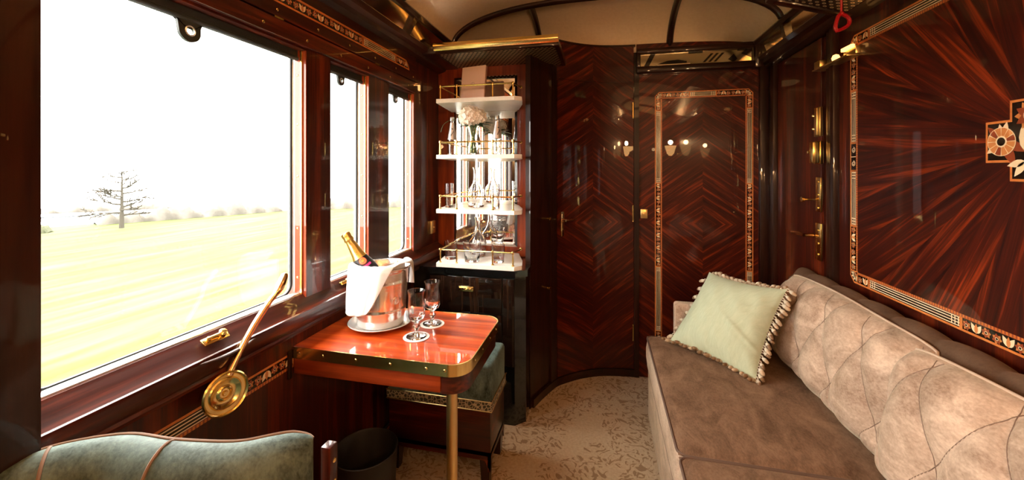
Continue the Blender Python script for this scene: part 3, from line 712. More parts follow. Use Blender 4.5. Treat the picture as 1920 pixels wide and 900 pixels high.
for x_ in (-.405, .405):
    b = MB(); pts = [(x_, 2.22 + .39 * math.sin(t / 14 * PI / 2), vault(x_, 2.22 + .39 * math.sin(t / 14 * PI / 2)) - .006) for t in range(15)]
    b.tube(pts, .020, 8, up=(0, 0, 1)); b.tube([(p[0], p[1], p[2] - .012) for p in pts], .010, 6, up=(0, 0, 1)); n += 1
    struct(b.build('trim_%d' % n, 'dark_y', smooth=50))
# mirrored frieze at the foot of the vault, left / right / back
for sx, xw in ((-1, 1.0), (1, .97)):
    b = MB(); d = (lambda q: (sx * q[0], q[1]))
    low = [(xw, 1.90), (xw - .045, 1.915), (xw - .055, 1.93), (xw - .085, 1.935), (xw - .095, 1.955), (xw - .085, 1.965), (xw, 1.965)]
    up_ = [(.905, 2.035), (.865, 2.03), (.852, 2.045), (.865, 2.062), (.95, 2.07), (.95, 2.035)]
    b.prism([d(q) for q in low], 'y', YF, 2.60); b.prism([d(q) for q in up_], 'y', YF, 2.60)
    for y in (-.5, .15, .75, 1.25, 1.72, 2.20):
        b.prism([d(q) for q in [(xw - .087, 1.955), (xw - .05, 1.955), (.905, 2.04), (.862, 2.04)]], 'y', y, y + .035, bev=.005)
    n += 1; o = struct(b.build('trim_%d' % n, 'dark_y', smooth=30))
    b = MB(); b.prism([d(q) for q in [(xw - .072, 1.955), (xw - .05, 1.955), (.905, 2.04), (.882, 2.04)]], 'y', YF, 2.58); b.build('mirror_panel', 'amirror', o, smooth=0)
    b = MB(); b.prism([d(q) for q in [(xw - .07, 1.96), (xw - .07, 2.40), (xw + .05, 2.40), (xw + .05, 1.96)]], 'y', YF, 2.70); b.build('backing', 'dark_y', o, smooth=0)
b = MB(); b.box(.205, .90, 2.552, 2.62, 1.905, 1.945, .008); b.box(.205, .90, 2.552, 2.62, 2.022, 2.055, .008); b.box(.205, .228, 2.552, 2.62, 1.94, 2.03, .004); b.box(.862, .905, 2.545, 2.62, 1.90, 2.06, .006)
n += 1; o = struct(b.build('trim_%d' % n, 'dark_x', smooth=30))
b = MB(); b.box(.222, .870, 2.580, 2.60, 1.94, 2.03); b.build('mirror_panel', 'amirror', o, smooth=0)
I = Inlay((.228, 2.579, 1.945), (1, 0, 0), (0, 0, 1), (0, -1, 0))
for q in ([(.02, .0), (.05, .0), (.09, .077), (.06, .077)], [(.36, .01), (.375, .01), (.42, .06), (.405, .06)], [(.39, .01), (.405, .01), (.45, .06), (.435, .06)], [(.42, .01), (.435, .01), (.48, .06), (.465, .06)],
          [(.5, .02), (.53, .0), (.55, .02), (.53, .05)], [(.57, .05), (.63, .02), (.63, .077), (.6, .077)], [(.28, .066), (.36, .066), (.36, .077), (.28, .077)], [(.55, .066), (.6, .066), (.6, .077), (.55, .077)]): I.poly(q, 'ik', 1)
I.poly([(.10, .012), (.16, .030), (.22, .034), (.27, .022), (.27, .012)], 'ik', 1); I.poly([(.10, 0), (.29, 0), (.29, .009), (.10, .009)], 'ic', 1)
I.mb.build('etched_pattern', [M[q] for q in INL], o, smooth=0, flip=False)
# ---------------------------------------------------------------- dining table on the window wall
tx0, tx1, ty0, ty1 = -.998, -.392, 1.103, 1.518
def tpoly(i, r0=.065, r1=.06):
    x1, y0, y1 = tx1 - i, ty0 + i, ty1 - i
    return [(tx0, y0)] + arc(x1 - r0, y0 + r0, r0, -90, 0, 8) + arc(x1 - r1, y1 - r1, r1, 0, 90, 8) + [(tx0, y1)]
tb = empty('dining_table', (-.69, 1.31, 0), 'red mahogany folding table with brass edge under the windows', 'table')
b = MB(); b.prism(tpoly(.003), 'z', .690, .7195); b.build('tabletop', 'table', tb, smooth=30)
b = MB(); o_, i_ = tpoly(0), tpoly(.0028); N = len(o_)
vs = [(*p, z) for z in (.684, .7205) for q in (o_, i_) for p in q]; fs = []
for i in range(N - 1):
    fs += [(i, i + 1, N + i + 1, N + i), (2 * N + i, 2 * N + i + 1, 3 * N + i + 1, 3 * N + i), (i, i + 1, 2 * N + i + 1, 2 * N + i), (N + i, N + i + 1, 3 * N + i + 1, 3 * N + i)]
b.add(vs, fs); b.build('brass_edge', 'brass', tb, smooth=40)
pos = [((x, ty0), (0, -1)) for x in (-.97, -.88, -.76, -.64, -.52, -.46)] + [((tx1, y), (1, 0)) for y in (1.19, 1.27, 1.36, 1.44)]
for (x, y), (nx, ny) in pos: screw(tb, (x, y, .702), (nx, ny, 0), .0045)
def apoly(i, r0=.06):
    x1, y0, y1 = tx1 - i, ty0 + i, ty1 - i
    return [(tx0, y0 + .02)] + [(tx0, y0)] + arc(x1 - r0, y0 + r0, r0, -90, 0, 8) + arc(x1 - r0, y1 - r0, r0, 0, 90, 8) + [(tx0, y1)]
b = MB(); b.box(tx0, -.478, ty0 + .010, ty0 + .030, .628, .682, .002); b.build('drawer_front', 'red_x', tb, smooth=30)
b = MB(); x1 = tx1 - .008
b.prism([(-.474, ty0 + .008)] + arc(x1 - .06, ty0 + .068, .06, -90, 0, 8) + arc(x1 - .06, ty1 - .068, .06, 0, 90, 8) + [(tx0, ty1 - .008), (tx0, ty1 - .03), (-.5, ty1 - .03), (-.474, ty1 - .06)], 'z', .628, .684)
b.build('apron', 'wood_x', tb, smooth=30)
b = MB(); b.lathe([(.017, 0), (.017, .63)], 20, 0, T(-.449, 1.135, 0)); b.lathe([(0, 0), (.03, 0), (.03, .006), (.018, .014)], 20, 0, T(-.449, 1.135, 0)); b.build('leg', 'brass_dull', tb)
b = MB(); b.box(-1.0, -.992, 1.085, 1.101, .62, .71, .002); b.build('wall_bracket', 'dark_z', tb, smooth=30)

# ---------------------------------------------------------------- ice bucket, plate, napkin, champagne
BX, BY, BZ = -.815, 1.342, .7205
b = MB(); b.lathe([(0, .004), (.085, .003), (.100, .010), (.117, .016), (.119, .0185), (.116, .020), (.100, .014), (.086, .007), (0, .007)], 56, 0, T(BX, BY, BZ))
tag(b.build('plate', 'silver_plate', loc=(BX, BY, BZ)), 'round pale plate under the silver ice bucket on the table', 'plate')
bk = empty('ice_bucket', (BX, BY, BZ + .0075), 'silver champagne bucket on the table, draped with a white napkin', 'ice bucket')
Z0 = BZ + .0078
def brad(z): return .086 + (.101 - .086) * (z / .215)
prof = [(0, 0), (.080, 0), (.086, .006)]
for i in range(1, 40):
    z = .006 + .196 * i / 40; r = brad(z)
    for c in (.048, .054, .060, .150, .157, .164): r += .0018 * math.exp(-((z - c) / .0019) ** 2)
    prof.append((r, z))
prof += [(.1015, .206), (.107, .209), (.109, .213), (.107, .217), (.101, .217), (.097, .212), (.092, .1), (.081, .012), (0, .012)]
b = MB(); b.lathe(prof, 64, 0, T(BX, BY, Z0)); b.build('bucket', 'silver', bk, smooth=60)
vd = math.atan2(-BY, -BX)          # direction from the bucket towards the room
def bpt(phi, r, z): a = vd + math.radians(phi); return (BX + r * math.cos(a), BY + r * math.sin(a), Z0 + z)
b = MB(); c_ = [bpt(32 + 7 * math.cos(t * PI / 8), brad(.105) + .002, .10 + .012 * math.sin(t * PI / 8)) for t in range(16)]
b.tube(c_, .0014, 6, closed=True); b.tube([bpt(30, brad(.1) + .002, .088), bpt(33, brad(.1) + .002, .112)], .0016, 6); b.tube([bpt(35, brad(.1) + .002, .088), bpt(33, brad(.1) + .002, .112)], .0016, 6)
b.build('monogram', 'silver', bk)
# napkin
def nap(u, v):
    phi = -95 + u * 205                                   # degrees; 0 faces the viewer, + goes right
    def sst(a, b_): t = min(1, max(0, (phi - a) / (b_ - a))); return t * t * (3 - 2 * t)
    L_ = .150 + .014 * math.sin((phi + 95) * .035) - .140 * sst(-12, 22) + .075 * sst(64, 84)
    inner = .05; tot = inner + .02 + L_; s = v * tot
    fold = .0016 * math.sin(phi * .11 + 1.3 * v) + .0012 * math.sin(phi * .23 + 2 + v) + .0035 * math.exp(-((phi + 20 + 25 * v) / 9) ** 2)
    if s < inner: r = .087; z = .222 - (inner - s) * .8
    elif s < inner + .02:
        t = (s - inner) / .02 * PI; r = .100 - .013 * math.cos(t); z = .2225 + .008 * math.sin(t) + abs(fold) * .6
    else:
        d_ = s - inner - .02; z = .2215 - d_; r = brad(z) + .0125 + abs(fold) * (1 + 1.2 * d_ / .16) + .016 * (d_ / .16)
    z += .006 * math.exp(-((phi - 45) / 18) ** 2)
    sh = max(0, s - inner - .02) / .16
    return bpt(phi - 16 * sh * (1 if phi < 40 else -.9), r, z)
b = MB(); b.grid(nap, 90, 40)
nk = b.build('napkin', 'linen', loc=(BX, BY, Z0 + .06), smooth=80)
sm = nk.modifiers.new('thickness', 'SOLIDIFY'); sm.thickness = .0016; sm.offset = 1
tag(nk, 'white linen napkin draped over the rim of the ice bucket', 'napkin')
# bottle
tip = Vector((-.936, 1.294, 1.066)); bot = Vector((-.792, 1.336, .812)); ax = (tip - bot).normalized(); BL = (tip - bot).length
tip_x = ax.cross(Vector((0, 0, 1))).normalized(); X = frame(bot, tip_x, ax.cross(tip_x), ax)
bt_ = empty('champagne_bottle', bot, 'gold-foiled champagne bottle leaning out of the ice bucket', 'bottle')
b = MB(); b.lathe([(0, .012), (.03, .002), (.038, 0), (.041, .006), (.041, .115), (.039, .14), (.033, .165), (.0255, .19), (.0225, .205)], 36, 0, X); b.build('glass_body', 'green_glass', bt_)
rb = lambda z: .0225 + (.0140 - .0225) * (z - .200) / (BL - .035 - .200)
b = MB(); pf = [(.0276, .1885)] + [(rb(z) + .0010, z) for z in (.202, .215, .23, .245, BL - .034)] + [(.0168, BL - .032), (.0172, BL - .024), (.0152, BL - .020), (.0165, BL - .012), (.0168, BL - .004), (.014, BL), (0, BL + .001)]
rg = random.Random(5)
b.lathe(pf, 36, 0, X, flute=lambda r, z, a: r * (1 + (.035 * math.sin(7 * a) * (1 if z > BL - .033 else 0)) + (.02 * math.sin(11 * a + z * 90) if z > BL - .07 else 0)))
b.build('foil', 'foil', bt_, smooth=50)
b = MB(); b.lathe([(.0415, .10), (.0415, .118), (.0393, .142), (.0333, .167), (.0262, .190), (.0266, .1915)], 36, 0, X); b.build('neck_label', 'label_black', bt_)
# face of the bottle that looks into the room
va = (Vector((0, 0, 1.3)) - bot); va -= ax * va.dot(ax); va.normalize(); fa = math.atan2(va.dot(ax.cross(tip_x)), va.dot(tip_x))
def onb(ang, z, r): a = fa + ang; return X @ Vector((r * math.cos(a), r * math.sin(a), z))
def brz(z):
    P = [(.118, .0415), (.142, .0393), (.167, .0333), (.190, .0262), (.202, .0229), (BL - .034, .0144)]
    for (a, r), (c, q) in zip(P, P[1:]):
        if a <= z <= c: return r + (q - r) * (z - a) / (c - a)
    return .0415
def seal(mb, rad, mi, lift, zc=.175, ac=.1):
    n = 20; vs = [onb(ac, zc, brz(zc) + lift)] + [onb(ac + rad * math.cos(2 * PI * i / n) / brz(zc), zc + rad * math.sin(2 * PI * i / n), brz(zc + rad * math.sin(2 * PI * i / n)) + lift) for i in range(n)]
    mb.add(vs, [(0, 1 + i, 1 + (i + 1) % n) for i in range(n)], mi)
b = MB(); seal(b, .0135, 0, .0006); seal(b, .0105, 1, .0010); seal(b, .0085, 0, .0014); seal(b, .0052, 2, .0018)
for i in range(14):
    a0 = -.75 + 1.5 * i / 14; a1 = -.75 + 1.5 * (i + 1) / 14
    b.add([onb(.1 + a0 * .8, .161 - .004 * (1 - a0 * a0), brz(.161) + .0012), onb(.1 + a1 * .8, .161 - .004 * (1 - a1 * a1), brz(.161) + .0012), onb(.1 + a1 * .8, .153 - .004 * (1 - a1 * a1), brz(.153) + .0012), onb(.1 + a0 * .8, .153 - .004 * (1 - a0 * a0), brz(.153) + .0012)], [(0, 1, 2, 3)], 3)
b.build('seal', ['label_red', 'foil', 'foil', 'label_pink'], bt_, smooth=0, flip=False)
def text_mesh(body, size):
    cu = bpy.data.curves.new('lettering', 'FONT'); cu.body = body; cu.size = size; cu.align_x = 'CENTER'; cu.align_y = 'CENTER'; cu.resolution_u = 2
    t = bpy.data.objects.new('lettering', cu); COL.objects.link(t)
    me = bpy.data.meshes.new_from_object(t.evaluated_get(bpy.context.evaluated_depsgraph_get()))
    r = [v.co.copy() for v in me.vertices], [list(p.vertices) for p in me.polygons]
    bpy.data.objects.remove(t); bpy.data.meshes.remove(me); bpy.data.curves.remove(cu); return r
vs, fs = text_mesh('TAITTINGER', .0105)
b = MB(); b.add([onb(-.05 - v.y / .019, .2285 + v.x * .86, brz(.2285 + v.x * .86) + .0017) for v in vs], fs); b.build('lettering', 'ink', bt_, smooth=0, flip=False)

# ---------------------------------------------------------------- wine glasses
def flute(r, z, a): return r * (1 + (.022 * math.cos(12 * a) if .068 < z < .14 else 0))
def wine_glass(loc, label):
    g = empty('wine_glass', loc, label, 'glass', 'crystal wine glasses on the table')
    X = T(*loc)
    outer = [(0, 0), (.034, .0), (.035, .0015), (.034, .003), (.018, .0055), (.009, .010), (.0065, .018), (.0075, .026), (.0135, .033), (.0135, .037), (.008, .044), (.0085, .050), (.014, .055), (.024, .062), (.0285, .073), (.0285, .100), (.0270, .125), (.0275, .145), (.0315, .160)]
    inner = [(.0300, .160), (.0258, .145), (.0252, .125), (.0262, .100), (.0255, .078), (.018, .067), (0, .063)]
    b = MB(); b.lathe(outer + inner, 48, 0, X, flute); b.build('bowl', 'glass', g, smooth=60)
    return g
def coaster(loc, label):
    b = MB(); b.lathe([(0, 0), (.045, 0), (.0455, .0008), (.045, .0014), (.034, .0014), (.0335, .0010), (.0325, .0014), (0, .0014)], 40, 0, T(*loc))
    return tag(b.build('coaster', 'linen', loc=loc, smooth=30), label, 'coaster', 'white paper coasters under the wine glasses')
C1 = coaster((-.633, 1.266, .7206), 'round white paper coaster under the nearer wine glass')
dup(C1, (-.628, 1.386, .7206), 0, 'round white paper coaster under the farther wine glass')
G1 = wine_glass((-.633, 1.266, .7222), 'cut crystal wine glass at the front, nearer the room')
G2 = dup(G1, (-.628, 1.386, .7222), .3, 'cut crystal wine glass behind, nearer the black cabinet')

# ---------------------------------------------------------------- black cabinet with drawer
cb = empty('drinks_cabinet', (-.69, 2.12, 0), 'black lacquered cabinet with brass-handled drawer below the glass shelves', 'cabinet')
cp = [(-.995, 1.962), (-.437, 1.962), (-.388, 2.01), (-.388, 2.285), (-.995, 2.285)]
b = MB(); b.prism(cp, 'z', .0, .752, bev=.002); b.build('body', 'black', cb, smooth=30)
b = MB(); b.prism([(-.995, 1.950), (-.432, 1.950), (-.378, 2.004), (-.378, 2.285), (-.995, 2.285)], 'z', .754, .788, bev=.004); b.build('cabinet_top', 'black', cb, smooth=30)
b = MB(); b.box(-.90, -.505, 1.953, 1.968, .565, .745, .002); dr = b.build('drawer', 'ebony', cb, smooth=30)
b = MB(); b.box(-.498, -.440, 1.957, 1.968, .30, .745, .001); b.box(-.90, -.505, 1.957, 1.968, .06, .558, .002); b.build('door', 'ebony', cb, smooth=30)
b = MB(); b.box(-.735, -.652, 1.942, 1.956, .672, .700, .005); b.box(-.728, -.659, 1.938, 1.946, .680, .694, .003)
for s in (-1, 1): b.tube([(-.6935, 1.937, .683), (-.6935 + s * .014, 1.937, .692)], .0015, 6); b.tube([(-.6935 + s * .018, 1.937, .683), (-.6935 + s * .030, 1.937, .692)], .0015, 6)
b.build('handle', 'brass', dr, smooth=30)
# niche back panel, mirror
b = MB(); b.box(-1.0, -.378, 2.300, 2.330, .70, 2.0); b.box(-.48, -.40, 2.288, 2.302, .79, 1.93, .003); struct(b.build('trim_30', 'red_z', smooth=0))
mi = empty('wall_mirror', (-.695, 2.299, .846), 'tall mirror behind the marble shelves, reflecting the windows', 'mirror')
b = MB(); x0, x1, z0, z1, bv = -.895, -.496, .846, 1.872, .014
vs = [(x0, 2.298, z0), (x1, 2.298, z0), (x1, 2.298, z1), (x0, 2.298, z1), (x0 + bv, 2.292, z0 + bv), (x1 - bv, 2.292, z0 + bv), (x1 - bv, 2.292, z1 - bv), (x0 + bv, 2.292, z1 - bv), (x0, 2.3, z0), (x1, 2.3, z0), (x1, 2.3, z1), (x0, 2.3, z1)]
b.add(vs, [(4, 5, 6, 7), (0, 1, 5, 4), (1, 2, 6, 5), (2, 3, 7, 6), (3, 0, 4, 7), (8, 9, 1, 0), (9, 10, 2, 1), (10, 11, 3, 2), (11, 8, 0, 3), (8, 11, 10, 9)])
b.build('glass', 'mirror', mi, smooth=0)

# ---------------------------------------------------------------- marble shelves with brass galleries
def shelf(z, label, first=False):
    s = empty('shelf', (-.64, 2.12, z), label, 'shelf', 'marble shelves with brass galleries')
    poly = [(-.862, 1.952), (-.438, 1.952), (-.405, 1.985), (-.425, 2.10), (-.485, 2.285), (-.905, 2.285)]
    b = MB(); b.prism(poly, 'z', z - .021, z, bev=.002); b.build('slab', 'marble', s, smooth=30)
    hz = z + .068
    for x, y in ((-.845, 1.966), (-.752, 1.966), (-.555, 1.966), (-.447, 1.966)):
        b = MB(); b.lathe([(.008, 0), (.008, .003), (.0048, .006), (.0042, .060), (.0065, .062), (.0075, .068), (.0065, .074), (.003, .077), (0, .078)], 14, 0, T(x, y, z)); b.build('post', 'brass', s)
    b = MB(); b.tube([(-.855, 2.28, hz), (-.845, 1.966, hz), (-.447, 1.966, hz), (-.428, 2.075, hz)], .0042, 8)
    b.sphere((-.428, 2.078, hz), .0085); b.sphere((-.851, 2.12, hz), .0065); b.build('rail', 'brass', s)
    return s
shelf(.811, 'marble top on the black cabinet with a brass gallery, holding tumblers and a carafe')
shelf(1.096, 'third marble shelf down with brass gallery, holding highball glasses and carafe')
shelf(1.384, 'second marble shelf down with brass gallery, holding the flower vase')
shelf(1.680, 'topmost marble shelf with brass gallery, holding the pink box')
# pink box
lean = R('X', -11)
pb = empty('gift_box', (-.70, 2.06, 1.6805), 'pale pink flat box standing on the topmost shelf', 'box')
X = T(-.70, 2.06, 1.6860) @ lean @ R('Z', -8)
b = MB(); b.box(-.072, .072, 0, .022, 0, .200, .0015, X=X); b.build('box', 'pink', pb, smooth=30)
b = MB(); b.box(-.0705, .0735, .003, .019, .002, .198, 0, X=X); b.build('side', 'pink_edge', pb, smooth=0)
b = MB(); b.tube([X @ Vector((.012 * math.cos(t * PI / 8), -.0008, .095 + .008 * math.sin(t * PI / 8))) for t in range(16)], .0011, 5, closed=True); b.tube([X @ Vector((-.006, -.0008, .092)), X @ Vector((0, -.0008, .102)), X @ Vector((.006, -.0008, .092))], .0009, 5)
b.build('emblem', 'emblem', pb)

# ---------------------------------------------------------------- bottles, vase, glasses on the shelves
def water_bottle(loc, label):
    o = empty('water_bottle', loc, label, 'bottle', 'small water bottles on the second shelf'); X = T(*loc)
    b = MB(); b.lathe([(0, .004), (.022, 0), (.025, .004), (.024, .03), (.026, .06), (.026, .085), (.022, .115), (.015, .150), (.0115, .175), (.0115, .196), (.0095, .196), (.0095, .175), (.013, .15), (.02, .115), (.024, .085), (.024, .06), (.022, .03), (.022, .008), (0, .008)], 28, 0, X); b.build('glass_body', 'vase_glass', o)
    b = MB(); b.lathe([(.0265, .088), (.0226, .115), (.0156, .150), (.0122, .172), (.0121, .180)], 28, 0, X); lb = b.build('label', 'label_silver', o)
    b = MB()
    a0 = math.atan2(-loc[1], -loc[0])
    for i in range(9):
        a = a0 - .35 + .08 * i; z = .108 + .004 * math.sin(i * 2.1) + .003 * i
        r = .0245 - (z - .108) * .18; b.sphere((loc[0] + r * math.cos(a), loc[1] + r * math.sin(a), loc[2] + z), .0022, 0, 6)
    b.sphere((loc[0] + .0168 * math.cos(a0), loc[1] + .0168 * math.sin(a0), loc[2] + .146), .004, 0, 8); b.build('print', 'ink', lb)
    b = MB(); b.lathe([(.0125, .192), (.0125, .210), (.011, .213), (0, .213)], 24, 0, X); b.build('cap', 'cap_silver', o)
    return o
w1 = water_bottle((-.818, 2.07, 1.3845), 'small water bottle at the left end of the second shelf')
w2 = dup(w1, (-.553, 2.05, 1.3845), .25, 'small water bottle right of the flower vase')
VX, VY, VZ = -.695, 2.07, 1.385
vs_ = empty('flower_vase', (VX, VY, VZ), 'fluted glass vase of cream hydrangea on the second shelf', 'vase'); X = T(VX, VY, VZ)
fl = lambda r, z, a: r * (1 + .02 * math.cos(16 * a)) if z > .01 else r
b = MB(); b.lathe([(0, 0), (.034, 0), (.036, .006), (.030, .05), (.021, .09), (.021, .105), (.030, .14), (.036, .160), (.0345, .160), (.028, .14), (.019, .105), (.019, .09), (.028, .05), (.033, .010), (0, .008)], 48, 0, X, fl); b.build('vase', 'vase_glass', vs_, smooth=60)
b = MB(); rg = random.Random(2)
for i in range(9):
    a = rg.uniform(0, 2 * PI); b.tube([(VX + .018 * math.cos(a), VY + .018 * math.sin(a), VZ + .012), (VX + .006 * math.cos(a + 1), VY + .006 * math.sin(a + 1), VZ + .095), (VX + .02 * math.cos(a + 2), VY + .02 * math.sin(a + 2), VZ + .18)], .0028, 6)
b.build('stem', 'stem', vs_)
def petal_ball(c, R0, n, mb, rg):
    for i in range(n):
        t = (i + .5) / n; th = math.acos(1 - 1.75 * t); ph = i * 2.39996
        d = Vector((math.sin(th) * math.cos(ph), math.sin(th) * math.sin(ph), math.cos(th))); X = along(Vector(c) + d * R0 * rg.uniform(.88, 1.05), d + Vector((rg.uniform(-.2, .2), rg.uniform(-.2, .2), 0))) @ R('Z', rg.uniform(0, 90))
        for k in range(4):
            Y = X @ R('Z', 90 * k); s = R0 * .24
            mb.add([(0, 0, 0), (s * .55, -s * .5, .0015), (s * 1.1, -s * .25, s * .28), (s * 1.1, s * .25, s * .28), (s * .55, s * .5, .0015), (s * .6, 0, -.001)], [(0, 1, 5), (1, 2, 5), (2, 3, 5), (3, 4, 5), (4, 0, 5)], 0, Y)
    mb.sphere(c, R0 * .86, 0, 12)
b = MB(); petal_ball((VX - .015, VY - .01, VZ + .212), .060, 80, b, rg); petal_ball((VX + .03, VY + .0, VZ + .205), .046, 50, b, rg)
b.build('flower_head', 'petal', vs_, smooth=60, flip=False)
def leafm(mb, p, az, el, ln, wd):
    X = T(*p) @ Matrix.Rotation(az, 4, 'Z') @ Matrix.Rotation(-el, 4, 'Y'); n = 7; vs = []; fs = []
    for i in range(n + 1):
        t = i / n; w_ = wd * math.sin(PI * (t * .96 + .02) ** .8) * .5; z = -.25 * ln * t * t
        vs += [(ln * t, -w_, z + w_ * .3), (ln * t, 0, z), (ln * t, w_, z + w_ * .3)]
    for i in range(n): fs += [(3 * i, 3 * i + 3, 3 * i + 4, 3 * i + 1), (3 * i + 1, 3 * i + 4, 3 * i + 5, 3 * i + 2)]
    mb.add(vs, fs, 0, X)
b = MB()
for az, el, ln, wd in ((3.0, .1, .085, .03), (2.6, .3, .095, .035), (3.4, 0, .08, .03), (-.2, .15, .10, .045), (.3, .35, .10, .05), (-.7, .0, .09, .045), (-1.2, -.1, .07, .04), (-1.9, -.1, .06, .035), (.05, -.15, .09, .04)):
    leafm(b, (VX + .012 * math.cos(az), VY + .012 * math.sin(az), VZ + .165), az, el, ln, wd)
b.tube(smooth_path([(VX - .02, VY, VZ + .17), (VX - .10, VY - .03, VZ + .195), (VX - .15, VY - .05, VZ + .17), (VX - .165, VY - .06, VZ + .125)]), .0012, 5)
b.build('leaf', 'leaf', vs_, smooth=50, flip=False)
def tumbler(name, loc, r0, r1, h, label, cat, group):
    b = MB(); f = lambda r, z, a: r * (1 + .014 * math.cos(10 * a)) if .01 < z < h * .8 else r
    b.lathe([(0, .001), (r0 - .002, 0), (r0, .002), ((r0 + r1) / 2, h / 2), (r1, h), (r1 - .0016, h), ((r0 + r1) / 2 - .002, h / 2), (r0 - .003, .014), (r0 - .010, .011), (0, .011)], 36, 0, T(*loc), f)
    o = b.build(name, 'glass', loc=loc, smooth=60); return tag(o, label, cat, group)
hb = tumbler('highball_glass', (-.828, 2.05, 1.0965), .021, .0245, .134, 'clear highball glass at the left end of the third shelf', 'glass', 'highball glasses on the third shelf')
dup(hb, (-.560, 2.04, 1.0965), .4, 'clear highball glass at the right end of the third shelf')
tm = tumbler('tumbler', (-.822, 2.06, .8115), .031, .036, .098, 'clear short tumbler at the left end of the cabinet top', 'glass', 'short tumblers on the cabinet top')
dup(tm, (-.545, 2.04, .8115), .5, 'clear short tumbler at the right end of the cabinet top')
tumbler('tumbler', (-.688, 2.03, .8115), .039, .050, .105, 'larger clear tumbler in the middle of the cabinet top, before the carafe', 'glass', 'short tumblers on the cabinet top')
def carafe(loc, label):
    f = lambda r, z, a: r * (1 + .018 * math.cos(10 * a)) if .01 < z < .09 else r
    b = MB(); b.lathe([(0, .002), (.040, 0), (.044, .004), (.046, .03), (.050, .075), (.046, .095), (.030, .118), (.018, .140), (.0145, .17), (.0155, .205), (.021, .222), (.0195, .222), (.0137, .205), (.0127, .17), (.016, .140), (.028, .117), (.043, .094), (.0475, .075), (.0435, .03), (.040, .012), (0, .010)], 44, 0, T(*loc), f)
    return tag(b.build('carafe', 'glass', loc=loc, smooth=60), label, 'carafe', 'glass carafes on the shelves')
ca = carafe((-.695, 2.12, 1.0965), 'clear long-necked glass carafe on the third shelf down')
dup(ca, (-.700, 2.165, .8115), .3, 'clear long-necked glass carafe on the cabinet top behind the large tumbler')

# ---------------------------------------------------------------- luggage racks
lr = empty('luggage_rack', (-.58, 2.13, 1.93), 'brass-edged perforated luggage rack over the glass shelves', 'luggage rack')
b = MB(); b.box(-.985, -.222, 1.985, 2.36, 1.932, 1.935); b.build('perforated_base', 'perf', lr, loc=(-.58, 2.13, 1.93), smooth=0)
b = MB(); b.prism([(1.962, 1.940), (1.950, 1.952), (1.948, 1.966), (1.955, 1.978), (1.968, 1.980), (1.985, 1.975), (1.985, 1.945)], 'x', -.880, -.215, bev=.002); b.build('front_rail', 'brass', lr, smooth=40)
b = MB(); b.box(-.985, -.215, 1.968, 1.990, 1.926, 1.945, .003); b.box(-.238, -.215, 1.985, 2.37, 1.926, 1.965, .004); b.box(-.995, -.87, 1.962, 2.30, 1.925, 1.965, .004); b.build('rack_frame', 'dark_x', lr, smooth=30)
rr = empty('luggage_rack', (.82, 1.2, 1.95), 'dark perforated luggage rack high on the right wall above the sofa', 'luggage rack')
Xr = frame((.672, 0, 1.995), Vector((.275, 0, -.085)).normalized(), (0, 1, 0), Vector((.085, 0, .275)).normalized())
b = MB(); b.box(.02, .287, .35, 1.80, 0, .003, X=Xr); b.build('perforated_base', 'perf', rr, loc=(.82, 1.2, 1.95), smooth=0)
b = MB(); b.box(0, .29, 1.79, 1.83, -.008, .022, .006, X=Xr); b.box(-.018, .02, .33, 1.835, -.008, .026, .010, X=Xr); b.box(0, .29, .33, .36, -.008, .022, .006, X=Xr); b.build('rack_frame', 'dark_y', rr, smooth=30)
# red alarm handle
rh = empty('alarm_handle', (.812, 1.60, 1.83), 'red loop handle hanging below the luggage rack', 'handle')
b = MB(); X = frame((.812, 1.60, 1.815), (.94, .34, 0), (0, 0, 1), (.34, -.94, 0)); pts = [(-.018, -.028, 0), (.004, -.020, 0), (.026, -.006, 0), (.031, .012, 0), (.018, .026, 0), (-.004, .030, 0), (-.015, .018, 0), (-.024, -.014, 0)]
cl = smooth_path(pts + [pts[0]], 5)[:-1]; b.tube([X @ p for p in cl], .0062, 8, closed=True); b.build('loop', 'red_handle', rh)
b = MB(); b.tube([(.812, 1.60, 1.842), (.811, 1.60, 1.90), (.810, 1.60, 1.949)], .0035, 8); b.sphere((.812, 1.60, 1.848), .008); b.build('pull_cord', 'red_handle', rh)
# reading lamp near the panel corner
rl = empty('reading_lamp', (.955, 1.85, 1.765), 'small lit brass reading lamp at the upper corner of the sunburst panel', 'lamp')
b = MB(); b.box(.920, .972, 1.78, 2.04, 1.745, 1.752, .002); b.box(.950, .972, 1.78, 1.86, 1.752, 1.785, .003); b.box(.925, .972, 1.985, 2.035, 1.752, 1.785, .003); b.build('bracket', 'brass_dull', rl, smooth=30)
b = MB(); b.lathe([(0, 0), (.012, .004), (.015, .016), (.010, .028), (0, .032)], 16, 0, T(.944, 1.90, 1.752)); b.build('bulb', 'bulb', rl)
b = MB(); b.box(.938, .951, 1.785, 1.855, 1.778, 1.792, .002); b.build('lit_slot', 'bulb', rl, smooth=30)

# ---------------------------------------------------------------- brass window lever
wl = empty('window_crank', (-.955, .825, .727), 'brass window crank with round dished boss below the wide window', 'lever')
X = frame((-1.0, .813, .727), Vector((.06, .10, 1)).normalized().cross(Vector((1, -.22, .06)).normalized()) * -1, (0, 0, 1), (1, 0, 0))
dn = Vector((1, -.25, .05)).normalized(); X = along((-.985, .832, .727), dn)
b = MB(); b.lathe([(.034, 0), (.040, .015), (.050, .034), (.054, .044), (.055, .048), (.052, .051), (.049, .049), (.047, .045), (.040, .044), (.037, .047), (.034, .046), (.030, .041), (.020, .040), (.017, .044), (.013, .045), (.011, .041), (.007, .041), (.005, .046), (0, .047)], 48, 0, X); b.build('boss', 'brass', wl, smooth=50)
p = smooth_path([(-.950, .835, .770), (-.945, .862, .815), (-.942, .905, .870), (-.935, .945, .918), (-.925, .965, .945), (-.925, .985, .968), (-.93, 1.003, .992)], 6)
